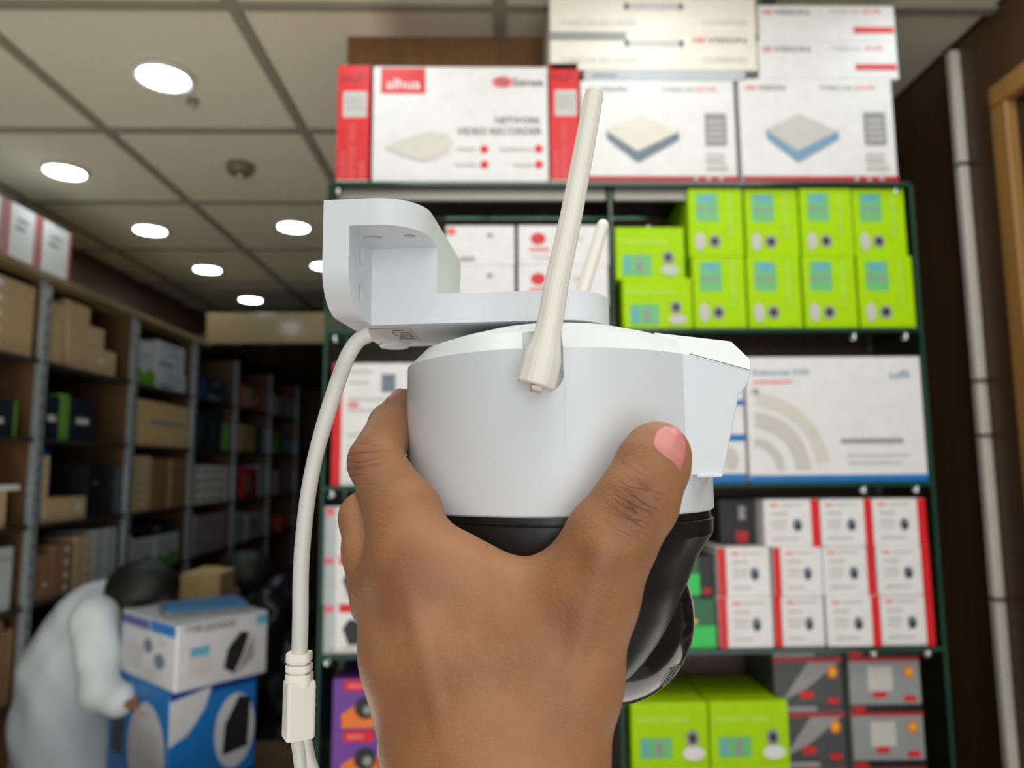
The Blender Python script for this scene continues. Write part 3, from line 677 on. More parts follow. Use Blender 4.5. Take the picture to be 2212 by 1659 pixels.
# bay D
rbox('blue_box', 'dark blue box with pale print high in the fourth bay', None, 440, 494, 822, 1, mat('box_dark_blue', (36, 54, 92), .4), [('pale_print', MGREY, [('r', .2, .1, .7, .25), ('e', .5, .8, .15, .1)])])
for i, (a, b) in enumerate([(432, 455), (458, 480)]):
    rbox('dark_box', 'dark green-black box in the fourth bay, %s' % ['left', 'right'][i], 'dark boxes in the fourth bay', a, b, 890, 2, NAVY, [('green_print', DGREEN, [('r', .1, .2, .25, .8)])])
rbox('green_box', 'narrow bright green box standing at the end of the fourth bay', None, 490, 501, 915, 2, LEAF)
z = rack_z(3)
for i in range(4):
    carton('white_box', 'white box with faint print, %s of four in the fourth bay' % ['bottom', 'second', 'third', 'top'][i], 'box', 'white boxes stacked in the fourth bay', 3.66, 4.17, RX-.02, .3, z, .049, WHITE, [('grey_print', MGREY, [('r', .1+.2*k, .25, .22+.2*k, .6) for k in range(4)])], rotz=math.pi/2); z += .0493
mv = [('dotted_print', LGREY, [('r', .1+.12*k, .06+.12*j, .15+.12*k, .10+.12*j) for k in range(7) for j in range(8)])]
rbox('white_box', 'narrow pale pink box left of the speckled mauve box', None, 408, 422, 1112, 4, GREYW)
rbox('mauve_box', 'mauve box with speckled white print in the fourth bay', None, 425, 490, 1110, 4, MAUVE, mv)
# bays E and F
rbox('orange_box', 'orange box with pale print high in the fifth bay', None, 526, 576, 838, 1, mat('box_burnt_orange', (196, 104, 48), .45), [('pale_print', LGREY, [('r', 0, .1, .35, .9), ('p', [(.4, .2), (.7, .5), (.5, .7)])])])
rbox('tan_carton', 'narrow peach carton standing in the fifth bay', None, 522, 552, 918, 2, SAND)
rbox('black_box', 'black box beside the peach carton', None, 555, 580, 925, 2, BLACK)
rbox('red_white_box', 'dark red and white box in the middle of the fifth bay', None, 528, 558, 1010, 3, DRED, [('pale_print', MGREY, [('r', .1, .2, .4, .8)])])
rbox('white_box', 'upright grey-white box right of the dark red one', None, 560, 584, 1005, 3, GREYW)
for i, (a, b) in enumerate([(511, 530), (534, 572)]):
    rbox('white_box', 'pale box on the low shelf of the fifth bay, %s' % ['narrow', 'wide'][i], None, a, b, 1105, 4, GREYW, [('grey_print', MGREY, [('r', .3, .3, .6, .7)])])
rbox('pink_white_box', 'row of pale boxes with pink edge high in the far bay', None, 596, 646, 862, 1, GREYW, [('pink_edge', PINK, [('r', .3, .1, .4, .9)])])
rbox('sky_blue_box', 'bright sky-blue box in the far bay', None, 618, 648, 950, 2, mat('box_sky', (44, 130, 190), .45))
rbox('green_box', 'flat yellow-green box beside the sky-blue one', None, 597, 616, 935, 2, LEAF)
rbox('pink_white_box', 'grey and pink box in the middle of the far bay', None, 598, 648, 1015, 3, MAUVE)
rbox('orange_box', 'red-orange box low in the far bay beside the cable', None, 608, 648, 1110, 4, mat('box_red_orange', (190, 74, 52), .45))

# ================================================================== cartons on the table, and the table
def face_print(o, w, h, shapes, y, rot=0, off=(0, 0, 0)):
    e = shapes
    prints(o, w, h, shapes, y)
tab_z = 0.60
WT = woodmat('table_wood', (120, 90, 60), (90, 66, 42), 'x', 8)
tb = tag(empty('work_table', (-.90, 2.35, 0)), 'brown wooden table below the frame carrying the blue cartons', 'table')
link('table_top', boxmesh(-.24, .32, -.38, .20, tab_z-.03, tab_z, WT, .004), tb)
for sx in (-.21, .29):
    for sy in (-.35, .17): link('leg', boxmesh(sx-.02, sx+.02, sy-.02, sy+.02, 0, tab_z-.03, WT), tb)
def corner_carton(name, label, p_corner, p_left, p_right, ytop, z0, h, depthY, m, front, side, group=None):
    """carton seen on its vertical edge: corner at Y=depthY"""
    c = PY(p_corner, ytop, depthY)
    # right face runs to the right and away, left face to the left and away
    ang = math.radians(48)
    ur = Vector((math.cos(ang), math.sin(ang), 0)); ul = Vector((-math.sin(ang), math.cos(ang), 0))
    def hit(px, u):   # distance along u from c reaching image column px
        lo, hi = 0.01, 1.2
        for _ in range(40):
            t = (lo+hi)/2; q = c+u*t-CAM; x = W_PX/2+F_PX*q.dot(rgt)/q.dot(fwd)
            if (x < px) == (u is ur): lo = t
            else: hi = t
        return t
    w = hit(p_right, ur); d = hit(p_left, ul)
    me = boxmesh(0, w, 0, d, 0, h, m, .004)
    o = link(name, me, None, (c.x, c.y, z0), ang); tag(o, label, 'box', group)
    prints(o, w, h, front, 0)
    for ch in list(o.children): ch.location = (w/2, 0, 0)
    k = set(o.children)
    prints(o, d, h, side, 0)
    for ch in o.children:
        if ch not in k: ch.rotation_euler = (0, 0, -math.pi/2); ch.location = (0, d/2, 0)
    return o, c, w, d
PWHITE = mat('box_cool_white', (206, 208, 214), 0.4)
YC = 2.0
zb = PY(375, 1500, YC).z
corner_carton('blue_carton', 'bright blue carton under the white one, with white oval and printer picture', 368, 240, 556, 1500, tab_z+.0005, zb-tab_z-.0005, YC+.01, BLUE,
  [('deep_blue_band', DBLUE, [('p', [(0, .0), (1, 0), (1, .2), (.5, .1), (0, .16)]), ('r', .0, .93, 1, 1)]), ('white_swirl', PWHITE, [('p', [(0, .55), (.2, .62), (.38, .8), (.45, .98), (0, .92)])]),
   ('white_oval', PWHITE, [('e', .74, .55, .24, .32)]), ('printer_picture', BLACKP, [('p', [(.6, .36), (.62, .62), (.78, .84), (.92, .8), (.9, .38)])])],
  [('white_oval', PWHITE, [('e', .66, .42, .30, .42)]), ('orange_rim', ORANGE, [('ring', .66, .42, .098, .102, 1.6, 4.7)]), ('printer_picture', BLACKP, [('r', .08, .28, .28, .66)]), ('label_print', LGREY, [('r', .52, .2, .85, .6)])])
ztw = PY(375, 1352, YC).z
wc, cc, ww, dd = corner_carton('white_carton', 'white carton with blue corner patches and black device picture, on the blue carton', 377, 258, 576, 1500, zb+.0005, ztw-zb, YC, PWHITE,
  [('title_lettering', BLACKP, [('t', 'TYPE EXXXXX', .08, .84, .62, .95)]), ('blue_patch', BLUEP, [('r', .86, .80, .98, .95), ('r', .14, .48, .34, .62)]), ('grey_print', LGREY, [('r', .12, .2, .36, .44)]),
   ('device_picture', BLACKP, [('p', [(.50, .22), (.54, .52), (.68, .74), (.78, .70), (.72, .42), (.62, .10)])]), ('device_shadow', MGREY, [('p', [(.64, .08), (.74, .42), (.82, .66), (.84, .3)])])],
  [('blue_patch', BLUE, [('r', .55, .80, .98, .97)]), ('violet_patch', mat('print_violet', (84, 90, 160), .45), [('r', .02, .80, .53, .95)]), ('device_picture', SLATE, [('e', .52, .56, .08, .11), ('e', .73, .38, .09, .12)]), ('grey_print', LGREY, [('r', .06, .15, .4, .5), ('e', .6, .15, .12, .08), ('r', .7, .62, .82, .70)])])
# flat blue folder with papers lying on the white carton
fo = tag(empty('paper_folder', (cc.x-.02, cc.y+.19, ztw+.0008), math.radians(30)), 'flat blue folder over grey papers lying on the white carton', 'folder')
link('paper_stack', boxmesh(-.10, .12, -.07, .09, 0, .012, mat('papers', (150, 146, 140), .7), .001), fo)
link('cover', boxmesh(-.095, .125, -.065, .095, .0122, .022, mat('folder_blue', (70, 130, 180), .4), .002), fo)
# tan carton between the two people, on a small stand behind
c0 = PY(430, 1240, 2.75); c1 = PY(430, 1345, 2.75)
carton('tan_carton', 'yellowish tan carton standing between the two bent people', 'box', None, PY(388, 1280, 2.75).x, PY(474, 1280, 2.75).x, 2.75, .22, c1.z-.0, c0.z-c1.z, SAND, tl())
st = tag(empty('storage_stand', ((PY(430, 1280, 2.75).x), 2.86, 0)), 'dark low stand behind the table, hidden by the cartons', 'stand')
link('stand_top', boxmesh(-.12, .10, -.12, .12, c1.z-.03, c1.z-.0005, WOODD, .003), st)
for sx in (-.1, .08): link('leg', boxmesh(sx-.02, sx+.02, -.10, .10, 0, c1.z-.03, WOODD), st)
# ================================================================== the held security camera
PLA = mat('plastic_white', (226, 229, 232), 0.38, noise=0.0)
PLB = mat('plastic_cream', (246, 242, 230), 0.42, noise=0.0)
BLK = mat('plastic_black', (24, 26, 28), 0.34, noise=0.0)
GLS = mat('dome_black_gloss', (26, 26, 28), 0.16, noise=0.0, coat=0.3)
AX, AY, BR_ = 0.0235, 0.28, 0.0577
sc = tag(empty('security_camera', (AX, AY, 1.4845)), 'white dome security camera with two antennas held up in the hand', 'camera')
def sub(nm, me, parent=None, loc=(0, 0, 0)):
    """part whose mesh is in world coordinates"""
    o = link(nm, me, parent or sc)
    base = Vector((AX, AY, 1.4845))
    me.transform(Matrix.Translation(-base)); me.update()
    if me.materials and me.materials[0].name.startswith('plastic') and len(me.polygons) < 4000:
        w = o.modifiers.new('normals', 'WEIGHTED_NORMAL'); w.keep_sharp = True; w.weight = 60
    return o
zb0, zt0_, ch = 1.4845, 1.5372, 0.0066
prof = [(.0570, zb0), (BR_, zb0+.0006), (BR_, zt0_), (BR_-ch, zt0_+ch), (BR_-.016, zt0_+ch+.0034), (.030, zt0_+ch+.0068), (.012, zt0_+ch+.008)]
body = lathe('body', prof, 160, PLA, AX, AY, smooth=False)
# antenna recesses front and back
def recess(yside):
    Yf = .222 if yside < 0 else .338
    c = PY(1173, 804, .222); r = 46/1560*.222
    ys = (Yf-.012, Yf+.0085) if yside < 0 else (Yf-.0085, Yf+.012)
    a = PY(1131, 800, .222).x; b = PY(1217, 800, .222).x; zt = PY(1173, 706, .222).z
    pts = [(a, c.z)]+[(c.x+r*math.cos(t), c.z+r*math.sin(t)) for t in [math.pi+math.pi*i/16 for i in range(17)]]+[(b, c.z), (b, zt), (a, zt)]
    q = [];
    for p in pts:
        if not q or (Vector(p)-Vector(q[-1])).length > 1e-5: q.append(p)
    return extr('c', q, 'y', ys[0], ys[1], PLA)
body = boolean(body, [recess(-1), recess(1)])
bevelmesh(body, .00022, 1, angle=math.radians(28)); smooth_by_angle(body, 24)
sub('shell', body)
# hood on the side of the shell: prism with chamfered top, rounded lower lip
def hood():
    y0 = .2375; yc = AY
    q = [PY(1470, 766-4, y0), PY(1623, 801, y0), PY(1617, 826, y0), PY(1607, 842, y0), PY(1597, 852, y0), PY(1562, 1029, y0), PY(1470, 1026, y0)]
    r1 = [PY(1412, 718, .2500), PY(1580, 737, .2500), PY(1623, 779, .2460)]
    V = []; 
    def sect(pts): 
        for p in pts: V.append((p.x, p.y, p.z))
    sect(q); sect(r1)
    for p in q: V.append((p.x, 2*yc-p.y, p.z))
    for p in r1: V.append((p.x, 2*yc-p.y, p.z))
    Fc = [tuple(range(7)), (0, 7, 8, 9, 1), tuple(range(16, 9, -1)), (10, 11, 19, 18, 17), (7, 17, 18, 8), (8, 18, 19, 9), (9, 19, 11, 1),
          (1, 11, 12, 2), (2, 12, 13, 3), (3, 13, 14, 4), (4, 14, 15, 5), (5, 15, 16, 6), (6, 16, 10, 0), (0, 10, 17, 7)]
    me = mesh('hood', V, Fc, PLA); bevelmesh(me, .0005, 2, angle=math.radians(12)); smooth_by_angle(me, 20); return me
hd = sub('hood', hood())
sm = [PY(1490, 764, .2372), PY(1622, 799.5, .2372)]
sub('seam_line', tube('seam', [sm[0]+Vector((0, .0002, 0)), sm[1]+Vector((0, .0002, 0))], .00014, mat('seam', (120, 122, 124), .6), n=6, sub=2), hd)
sub('hood_rib', boxmesh(PY(1505, 1020, .2372).x, PY(1560, 1020, .2372).x-.0002, .2365, .30, PY(1530, 1030, .237).z-.0002, PY(1530, 1024, .237).z, PLA, .0003).copy(), sc)
# black collar and pan-tilt housing
sub('collar', lathe('collar', [(.0565, zb0-.0001), (.0566, zb0-.0022), (.0562, zb0-.0024), (.0562, zb0-.0028)], 120, BLK, AX, AY))
def housing():
    rows = [(0, 0, 0, .0567), (0, 0, 1, .0574), (1152, 1541, 876, .0574), (1200, 1518, 880, .0560), (1250, 1497, 890, .0520), (1290, 1482, 905, .0480), (1320, 1474, 915, .0455), (1350, 1462, 930, .0430), (1380, 1446, 945, .0412), (1410, 1424, 965, .0400), (1440, 1393, 1000, .0390), (1460, 1364, 1030, .0382), (1478, 1330, 1060, .0365), (1492, 1285, 1110, .030), (1498, 1230, 1170, .018)]
    V = []; n = 72
    for (py, pr, pl, ry) in rows:
        if py == 0:
            z = zb0-.0026-.0004*pl
            for i in range(n): a = 2*math.pi*i/n; V.append((AX+ry*math.cos(a), AY+ry*math.sin(a), z))
            continue
        sq = min(1, max(0, (py-1200)/150)); Yd = .268-.020*sq; ne = 2/(2+1.6*sq)
        xr = PY(pr, py, Yd).x; xl = PY(pl, py, Yd).x; z = PY(1208, py, .262).z; cx = (xr+xl)/2; rx = (xr-xl)/2
        k = 1.0 if py < 1160 else 1.0
        if py <= 1152: rx *= 1.02
        for i in range(n):
            a = 2*math.pi*i/n; V.append((cx+rx*math.copysign(abs(math.cos(a))**ne, math.cos(a)), AY+ry*math.copysign(abs(math.sin(a))**ne, math.sin(a)), z))
    z0 = zb0-.0033
    m = len(rows)
    Fc = [(j*n+i, j*n+(i+1) % n, (j+1)*n+(i+1) % n, (j+1)*n+i) for j in range(m-1) for i in range(n)]
    Fc += [tuple(range(n)), tuple(range((m-1)*n, m*n))]
    me = mesh('housing', V, Fc, BLK); smooth_by_angle(me, 22); return me
sub('tilt_housing', housing())
bc = PY(1308, 1322, AY); br = 182/1560*AY
bm_ = bmesh.new(); bmesh.ops.create_uvsphere(bm_, u_segments=72, v_segments=48, radius=br)
bme = bpy.data.meshes.new('ball'); bm_.to_mesh(bme); bm_.free(); setmat(bme, GLS, True); bme.transform(Matrix.Translation(bc))
dome = sub('dome', bme)
# ribbed grille on the dome's lower right
gd = (PY(1427, 1437, AY-.012)-bc); gd.y = -.0165; gd = gd.normalized()
gq = gd.to_track_quat('Z', 'Y').to_matrix().to_4x4(); gq.translation = bc+gd*(br-.0010)
gm = lathe('g', [(.0050, 0), (.0050, .0006), (.0046, .0009)], 36, mat('grille_grey', (120, 122, 122), .35)); gm.transform(gq); g = sub('speaker_grille', gm, dome)
L = []
for i in range(9): L.append(boxmesh(-.0030, .0030, -.0040+.00095*i, -.0040+.00095*i+.0004, .0006, .0011, mat('grille_rib', (70, 72, 72), .3)))
bmr = bmesh.new()
for l in L: bmr.from_mesh(l)
rm = bpy.data.meshes.new('ribs'); bmr.to_mesh(rm); bmr.free(); setmat(rm, mat('grille_rib', (70, 72, 72), .3)); rm.transform(gq)
o = sub('grille_ribs', rm, dome); o['kind'] = 'stuff'
# antennas
def antenna(sect, Y0, Y1, flip=1):
    """sect: (px,py,halfwidth px)"""
    V = []; n = 16; m = len(sect)
    for k, (px, py, hw) in enumerate(sect):
        Y = Y0+(Y1-Y0)*k/(m-1)
        c = PY(px, py, Y); r = hw*Y/F_PX
        a = PY(*sect[min(k+1, m-1)][:2], Y); b = PY(*sect[max(k-1, 0)][:2], Y); d = (a-b).normalized()
        s = Vector((0, 1, 0)).cross(d).normalized()
        for i in range(8):
            for e in (-.13, .13):
                t = 2*math.pi*(i+.5)/8 + e
                V.append(c+(s*math.cos(t)+Vector((0, 1, 0))*math.sin(t)*(0.92 if hw < 36 else .8))*r*1.03)
    Fc = [(j*n+i, j*n+(i+1) % n, (j+1)*n+(i+1) % n, (j+1)*n+i) for j in range(m-1) for i in range(n)]+[tuple(range(n)), tuple(range((m-1)*n, m*n))]
    me = mesh('antenna', V, Fc, PLB); bevelmesh(me, .0002, 1, angle=math.radians(50)); smooth_by_angle(me, 14); return me
fs = [(1157, 834, 40), (1158, 830, 42), (1166, 800, 42), (1171, 778, 42), (1174, 762, 39), (1179, 742, 33), (1184, 715, 29.5), (1191, 680, 28), (1201, 618, 27.5), (1233, 470, 25), (1258, 340, 23.5), (1281, 215, 22), (1284, 200, 20.5), (1286, 191, 16), (1287, 186, 9)]
fa = sub('antenna', antenna(fs, .2165, .2130))
sub('hinge_pin', extr('hp', [(PY(1148, 830, .212).x, PY(1148, 830, .212).z), (PY(1148, 841, .212).x, PY(1148, 841, .212).z), (PY(1170, 846, .212).x, PY(1170, 846, .212).z), (PY(1172, 832, .212).x, PY(1172, 832, .212).z)], 'y', .2125, .2185, mat('hinge_pin', (222, 200, 186), .45, noise=0), .0003), fa)
k2 = .2165/.343
bs = []
for (px, py, hw) in fs:
    # same antenna, mirrored to the far side of the shell
    w = PY(px, py, .2165); bs.append(w)
def pix(w):
    q = w-CAM; return (W_PX/2+F_PX*q.dot(rgt)/q.dot(fwd), H_PX/2-F_PX*q.dot(upv)/q.dot(fwd))
b2 = []
for w, (px, py, hw) in zip(bs, fs):
    t = (w.z-bs[0].z)/(bs[-1].z-bs[0].z)
    p = pix(Vector((w.x+.010+.0115*t, .342, w.z))); b2.append((p[0], p[1], hw*k2))
sub('antenna', antenna(b2, .342, .345))
# ---------------- mounting bracket (turned 7 degrees against the room)
ya = math.radians(7); U = Vector((math.cos(ya), -math.sin(ya), 0)); Vv = Vector((math.sin(ya), math.cos(ya), 0)); A0 = Vector((AX, AY, 0))
def BR(px, py, v):
    p = PPL(px, py, A0+Vv*v, Vv); return ((p-A0).dot(U), p.z)
vN, vR, vB = -.022, -.049, .030
zbt = BR(787, 703, vN)[1]            # underside
zta = BR(1080, 630, vN)[1]           # top of the arm
zf1 = BR(750, 430, vR)[1]; zf0 = BR(750, 488, vR)[1]   # top flange
uL = BR(696, 560, vR)[0]; uL2 = BR(753, 560, vR)[0]
uW = BR(944, 570, vN)[0]; uE = BR(1315, 665, 0)[0]
print('bracket', zbt, zta, zf1, zf0, uL, uL2, uW, uE)
def arc(cx, cy, r, a0, a1, n=10): return [(cx+r*math.cos(math.radians(a0+(a1-a0)*i/n)), cy+r*math.sin(math.radians(a0+(a1-a0)*i/n))) for i in range(n+1)]
hh = .022; rE = uE if uE < hh else hh
armp = [(uL2-.001, vN), (uE-.017, vN)]+[(uE-.017+.017*math.sin(t), -hh*math.cos(t)) for t in [math.pi*i/16 for i in range(1, 16)]]+[(uE-.017, hh), (uL2-.001, hh)]
arm = extr('arm', armp, 'z', zbt, zta, PLA)
web = extr('web', [(uL2-.001, vN), (uW, vN), (uW, vB-.002), (uL2-.001, vB-.002)], 'z', zbt+.0003, zf0+.001, PLA)
rf = .017
topf = extr('topf', [(uL, vR), (uW-rf, vR)]+arc(uW-rf, vR+rf, rf, -90, 0)[1:]+[(uW, vB), (uL, vB)], 'z', zf0, zf1, PLA)
rb = .015
lef = extr('lef', [(vR, zf1-.0005), (vR, zbt+rb)]+arc(vR+rb, zbt+rb, rb, 180, 270)[1:]+[(vB, zbt), (vB, zf1-.0005)], 'x', uL, uL2, PLA)
def drill_z(u, v, r, z0, z1, su=1.0):
    n = 20; return extr('d', [(u+su*r*math.cos(2*math.pi*i/n), v+r*math.sin(2*math.pi*i/n)) for i in range(n)], 'z', z0, z1, PLA)
def drill_x(v, z, r, x0, x1, sz=1.0):
    n = 20; return extr('d', [(v+r*math.cos(2*math.pi*i/n), z+sz*r*math.sin(2*math.pi*i/n)) for i in range(n)], 'x', x0, x1, PLA)
vh = (vR+vN)/2
uh1 = BR(806, 503, vh)[0]; uh2 = BR(885, 500, vh)[0]
zs1 = BR(767, 552, vh)[1]; zs2 = BR(765, 636, vh)[1]
br_m = boolean(arm, [web, topf, lef], 'UNION')
br_m = boolean(br_m, [drill_z(uh1, vh, .0022, zf0-.001, zf0+.0025, 1.5), drill_z(uh2, vh, .0021, zf0-.001, zf0+.0025), drill_x(vh, zs1, .0022, uL2-.0028, uL2+.002, 1.7), drill_x(vh, zs2, .0022, uL2-.0028, uL2+.002, 1.7)])
bevelmesh(br_m, .00035, 2, angle=math.radians(40)); smooth_by_angle(br_m, 28)
MB = Matrix.Rotation(-ya, 4, 'Z'); MB.translation = (AX, AY, 0)
br_m.transform(MB)
brk = sub('mounting_bracket', br_m)
def on_under(px, py, dz=0.0): p = PZ(px, py, zbt-dz); return (p.x, p.y, p.z)
LBL = mat('rating_label', (214, 214, 218), .5, noise=0)
sub('rating_label', mesh('rl', [on_under(797, 711, .00015), on_under(885, 709, .00015), on_under(908, 737, .00015), on_under(838, 738, .00015)], [(0, 1, 2, 3)], LBL), brk)
Vq = []; Fq = []
rnd = random.Random(3)
for r in range(5):
    for c in range(7):
        if rnd.random() < .3: continue
        s0 = .45+c*.07; t0 = .12+r*.16
        def lp(s, t): return tuple(Vector(on_under(797, 711, .0003))*(1-s)*(1-t)+Vector(on_under(885, 709, .0003))*s*(1-t)+Vector(on_under(908, 737, .0003))*s*t+Vector(on_under(838, 738, .0003))*(1-s)*t)
        b = len(Vq); Vq += [lp(s0, t0), lp(s0+.055, t0), lp(s0+.055, t0+.07), lp(s0, t0+.07)]; Fq.append((b, b+1, b+2, b+3))
sub('label_small_print', mesh('lp', Vq, Fq, mat('label_ink', (120, 120, 124), .6)), brk)
kc = PZ(852, 742, zbt)
plug = lathe('plug', [(.0064, 0), (.0064, -.0012), (.0058, -.0017), (.0048, -.0017), (.0046, -.0012), (.0005, -.0012)], 40, PLA); plug.transform(Matrix.Translation((kc.x, kc.y, zbt)))
sub('sealing_plug', plug, brk)
# ---------------- cable with moulded plug
CBL = mat('cable_white', (222, 220, 212), 0.5, noise=0.02)
YCB = .262
c_pts = [(800, 722, .262), (775, 735, .262), (752, 768, .260), (728, 830, YCB), (704, 905, YCB), (683, 980, YCB), (667, 1060, YCB), (656, 1150, YCB), (650, 1240, YCB), (649, 1330, YCB), (647, 1420, YCB)]
cab_o = sub('cable', tube('cable', [PY(*p) for p in c_pts], [17*.262/F_PX]*3+[17.5*YCB/F_PX]*2+[16.5*YCB/F_PX]*6, CBL, n=20, sub=8))
def rr(c, wx, wy, r, n=6): 
    out = []
    for (sx, sy, a) in ((1, 1, 0), (-1, 1, 90), (-1, -1, 180), (1, -1, 270)):
        out += [(c[0]+sx*(wx-r)+r*math.cos(math.radians(a+90*i/n)), c[1]+sy*(wy-r)+r*math.sin(math.radians(a+90*i/n))) for i in range(n+1)]
    return out
pxm = YCB/F_PX
def ring_part(py0, py1, hw, cx):
    a = PY(cx, py1, YCB); b = PY(cx, py0, YCB); return extr('r', rr((a.x, YCB), hw*pxm, hw*pxm*.85, hw*pxm*.5), 'z', a.z, b.z, PLB, .0003)
L = [ring_part(1409, 1428, 25, 646), ring_part(1428, 1434, 20, 646), ring_part(1434, 1448, 26, 646), ring_part(1448, 1453, 21, 646), ring_part(1453, 1480, 26.5, 646)]
bmr = bmesh.new()
for l in L: bmr.from_mesh(l)
rm = bpy.data.meshes.new('relief'); bmr.to_mesh(rm); bmr.free(); setmat(rm, PLB); smooth_by_angle(rm, 30)
plg = None
sub('strain_relief', rm, cab_o)
# plug block, turned so its ribbed side shows on the right
a = PY(644, 1594, YCB); b = PY(644, 1468, YCB)
bl = extr('blk', rr((0, 0), 29*pxm, 24*pxm, 7*pxm), 'z', a.z, b.z, PLB, .0010, 3); bl.transform(Matrix.Translation((a.x, YCB, 0)) @ Matrix.Rotation(math.radians(28), 4, 'Z')); smooth_by_angle(bl, 30)
pb = sub('plug_block', bl, cab_o)
bmr = bmesh.new()
for i in range(5):
    me = boxmesh(-11*pxm, 11*pxm, -.0005, .0005, -.0009, .0009, PLB, .0003).copy()
    me.transform(Matrix.Translation((a.x, YCB, a.z+(.0045+.0030*i))) @ Matrix.Rotation(math.radians(28), 4, 'Z') @ Matrix.Translation((29*pxm, 0, 0)) @ Matrix.Rotation(math.radians(90), 4, 'Z'))
    bmr.from_mesh(me)
rm = bpy.data.meshes.new('ribs'); bmr.to_mesh(rm); bmr.free(); setmat(rm, PLB)
sub('grip_ribs', rm, pb)
for nm, q in (('thin_lead', [(640, 1585, .262), (648, 1640, .262), (655, 1720, .262), (650, 1900, .262)]), ('thin_lead', [(658, 1585, .264), (668, 1640, .264), (690, 1720, .262), (700, 1900, .262)]), ('thin_lead', [(650, 1585, .268), (658, 1640, .268), (672, 1720, .268), (675, 1900, .268)])):
    sub(nm, tube('lead', [PY(*p) for p in q], 13*pxm, CBL, n=14, sub=6), cab_o)

# ================================================================== the hand
def hp(px, py, Y, r): p = PY(px, py, Y); return (p.x, p.y, p.z), r*Y/F_PX
HC = [ # chains: (list of (px,py,Y,r px)), blend k
 # index finger
 ([(892, 1215, .2165, 85), (872, 1112, .2240, 79), (816, 1008, .2470, 59)], 'F'),
 ([(811, 993, .2480, 58), (846, 920, .2770, 48)], 'F'), ([(846, 920, .2770, 48), (880, 874, .3020, 42)], 'F'),
]
PALM = [
 ([(894, 1225, .2165, 84), (950, 1420, .2130, 88)],), ([(950, 1420, .2130, 88), (985, 1640, .2100, 100)],),
 ([(835, 1270, .2230, 72), (880, 1420, .2200, 88)],), ([(880, 1420, .2200, 88), (935, 1640, .2150, 98)],),
 ([(842, 1412, .2300, 60), (885, 1530, .2280, 76)],),
 ([(1268, 1300, .2120, 98), (1225, 1470, .2110, 106)],), ([(1225, 1470, .2110, 106), (1190, 1660, .2080, 108)],),
 ([(980, 1233, .2155, 84), (1045, 1282, .2150, 82)],), ([(1045, 1282, .2150, 82), (1135, 1314, .2150, 84)],), ([(1135, 1314, .2150, 84), (1252, 1278, .2110, 92)],),
 ([(1040, 1400, .2120, 100), (1130, 1400, .2110, 102)],), ([(1050, 1520, .2110, 105), (1130, 1540, .2100, 108)],),
 ([(1040, 1640, .2100, 112), (1110, 1640, .2080, 114)],),
 ([(1035, 1640, .2080, 125), (1030, 1900, .2050, 150)],), ([(1110, 1640, .2070, 122), (1120, 1900, .2040, 150)],), ([(940, 1640, .2120, 95), (960, 1900, .2090, 120)],), ([(1195, 1660, .2070, 104), (1180, 1900, .2050, 130)],),
 ([(1035, 1900, .2050, 160), (1060, 2600, .200, 190)],), ([(1130, 1900, .2050, 160), (1150, 2600, .200, 190)],),
]
THUMB = [
 ([(1262, 1282, .2115, 95), (1320, 1168, .2080, 92)],), ([(1318, 1165, .2080, 94), (1376, 1082, .2060, 83)],),
 ([(1376, 1082, .2060, 84), (1412, 1000, .2080, 74)],), ([(1412, 1000, .2080, 74), (1421, 978, .2090, 66)],),
]
MID = [ ([(824, 1300, .2270, 65), (802, 1190, .2330, 58)],), ([(802, 1190, .2330, 58), (789, 1118, .2420, 53)],), ([(789, 1118, .2420, 51), (835, 1060, .2850, 40)],), ([(835, 1060, .2850, 40), (885, 1040, .320, 36)],)]
RING = [ ([(850, 1410, .2400, 56), (838, 1300, .2560, 46)],), ([(838, 1300, .2560, 46), (870, 1240, .290, 38)],) ]
TEND = [([(880, 1240, .2165-.0095, 14), (925, 1420, .2130-.0102, 13)],), ([(925, 1420, .2130-.0102, 13), (975, 1640, .2100-.0112, 12)],), ([(830, 1290, .2230-.0080, 12), (885, 1560, .2180-.0102, 12)],),
        ([(1300, 1200, .2080-.0105, 14), (1225, 1480, .2110-.0115, 14)],)]
def chain(X, C):
    a, ra = hp(*C[0][0]); b, rb = hp(*C[0][1]); return rcone(X, a, b, ra, rb)
def hand_sdf(X):
    d = None
    for C in PALM:
        e = chain(X, C); d = e if d is None else smin(d, e, .007)
    for C in TEND: d = smin(d, chain(X, C), .0035)
    t = None
    for C in THUMB:
        e = chain(X, C); t = e if t is None else smin(t, e, .004)
    d = smin(d, t, .008)
    f = None
    for C, _ in HC:
        e = chain(X, (C,)) if False else rcone(X, *[hp(*C[0])[0], hp(*C[1])[0]], hp(*C[0])[1], hp(*C[1])[1])
        if len(C) == 3: e = smin(e, rcone(X, hp(*C[1])[0], hp(*C[2])[0], hp(*C[1])[1], hp(*C[2])[1]), .003)
        f = e if f is None else smin(f, e, .003)
    d = smin(d, f, .008)
    m = None
    for C in MID:
        e = chain(X, C); m = e if m is None else smin(m, e, .003)
    d = smin(d, m, .0014)
    r = None
    for C in RING:
        e = chain(X, C); r = e if r is None else smin(r, e, .003)
    d = smin(d, r, .003)
    return d
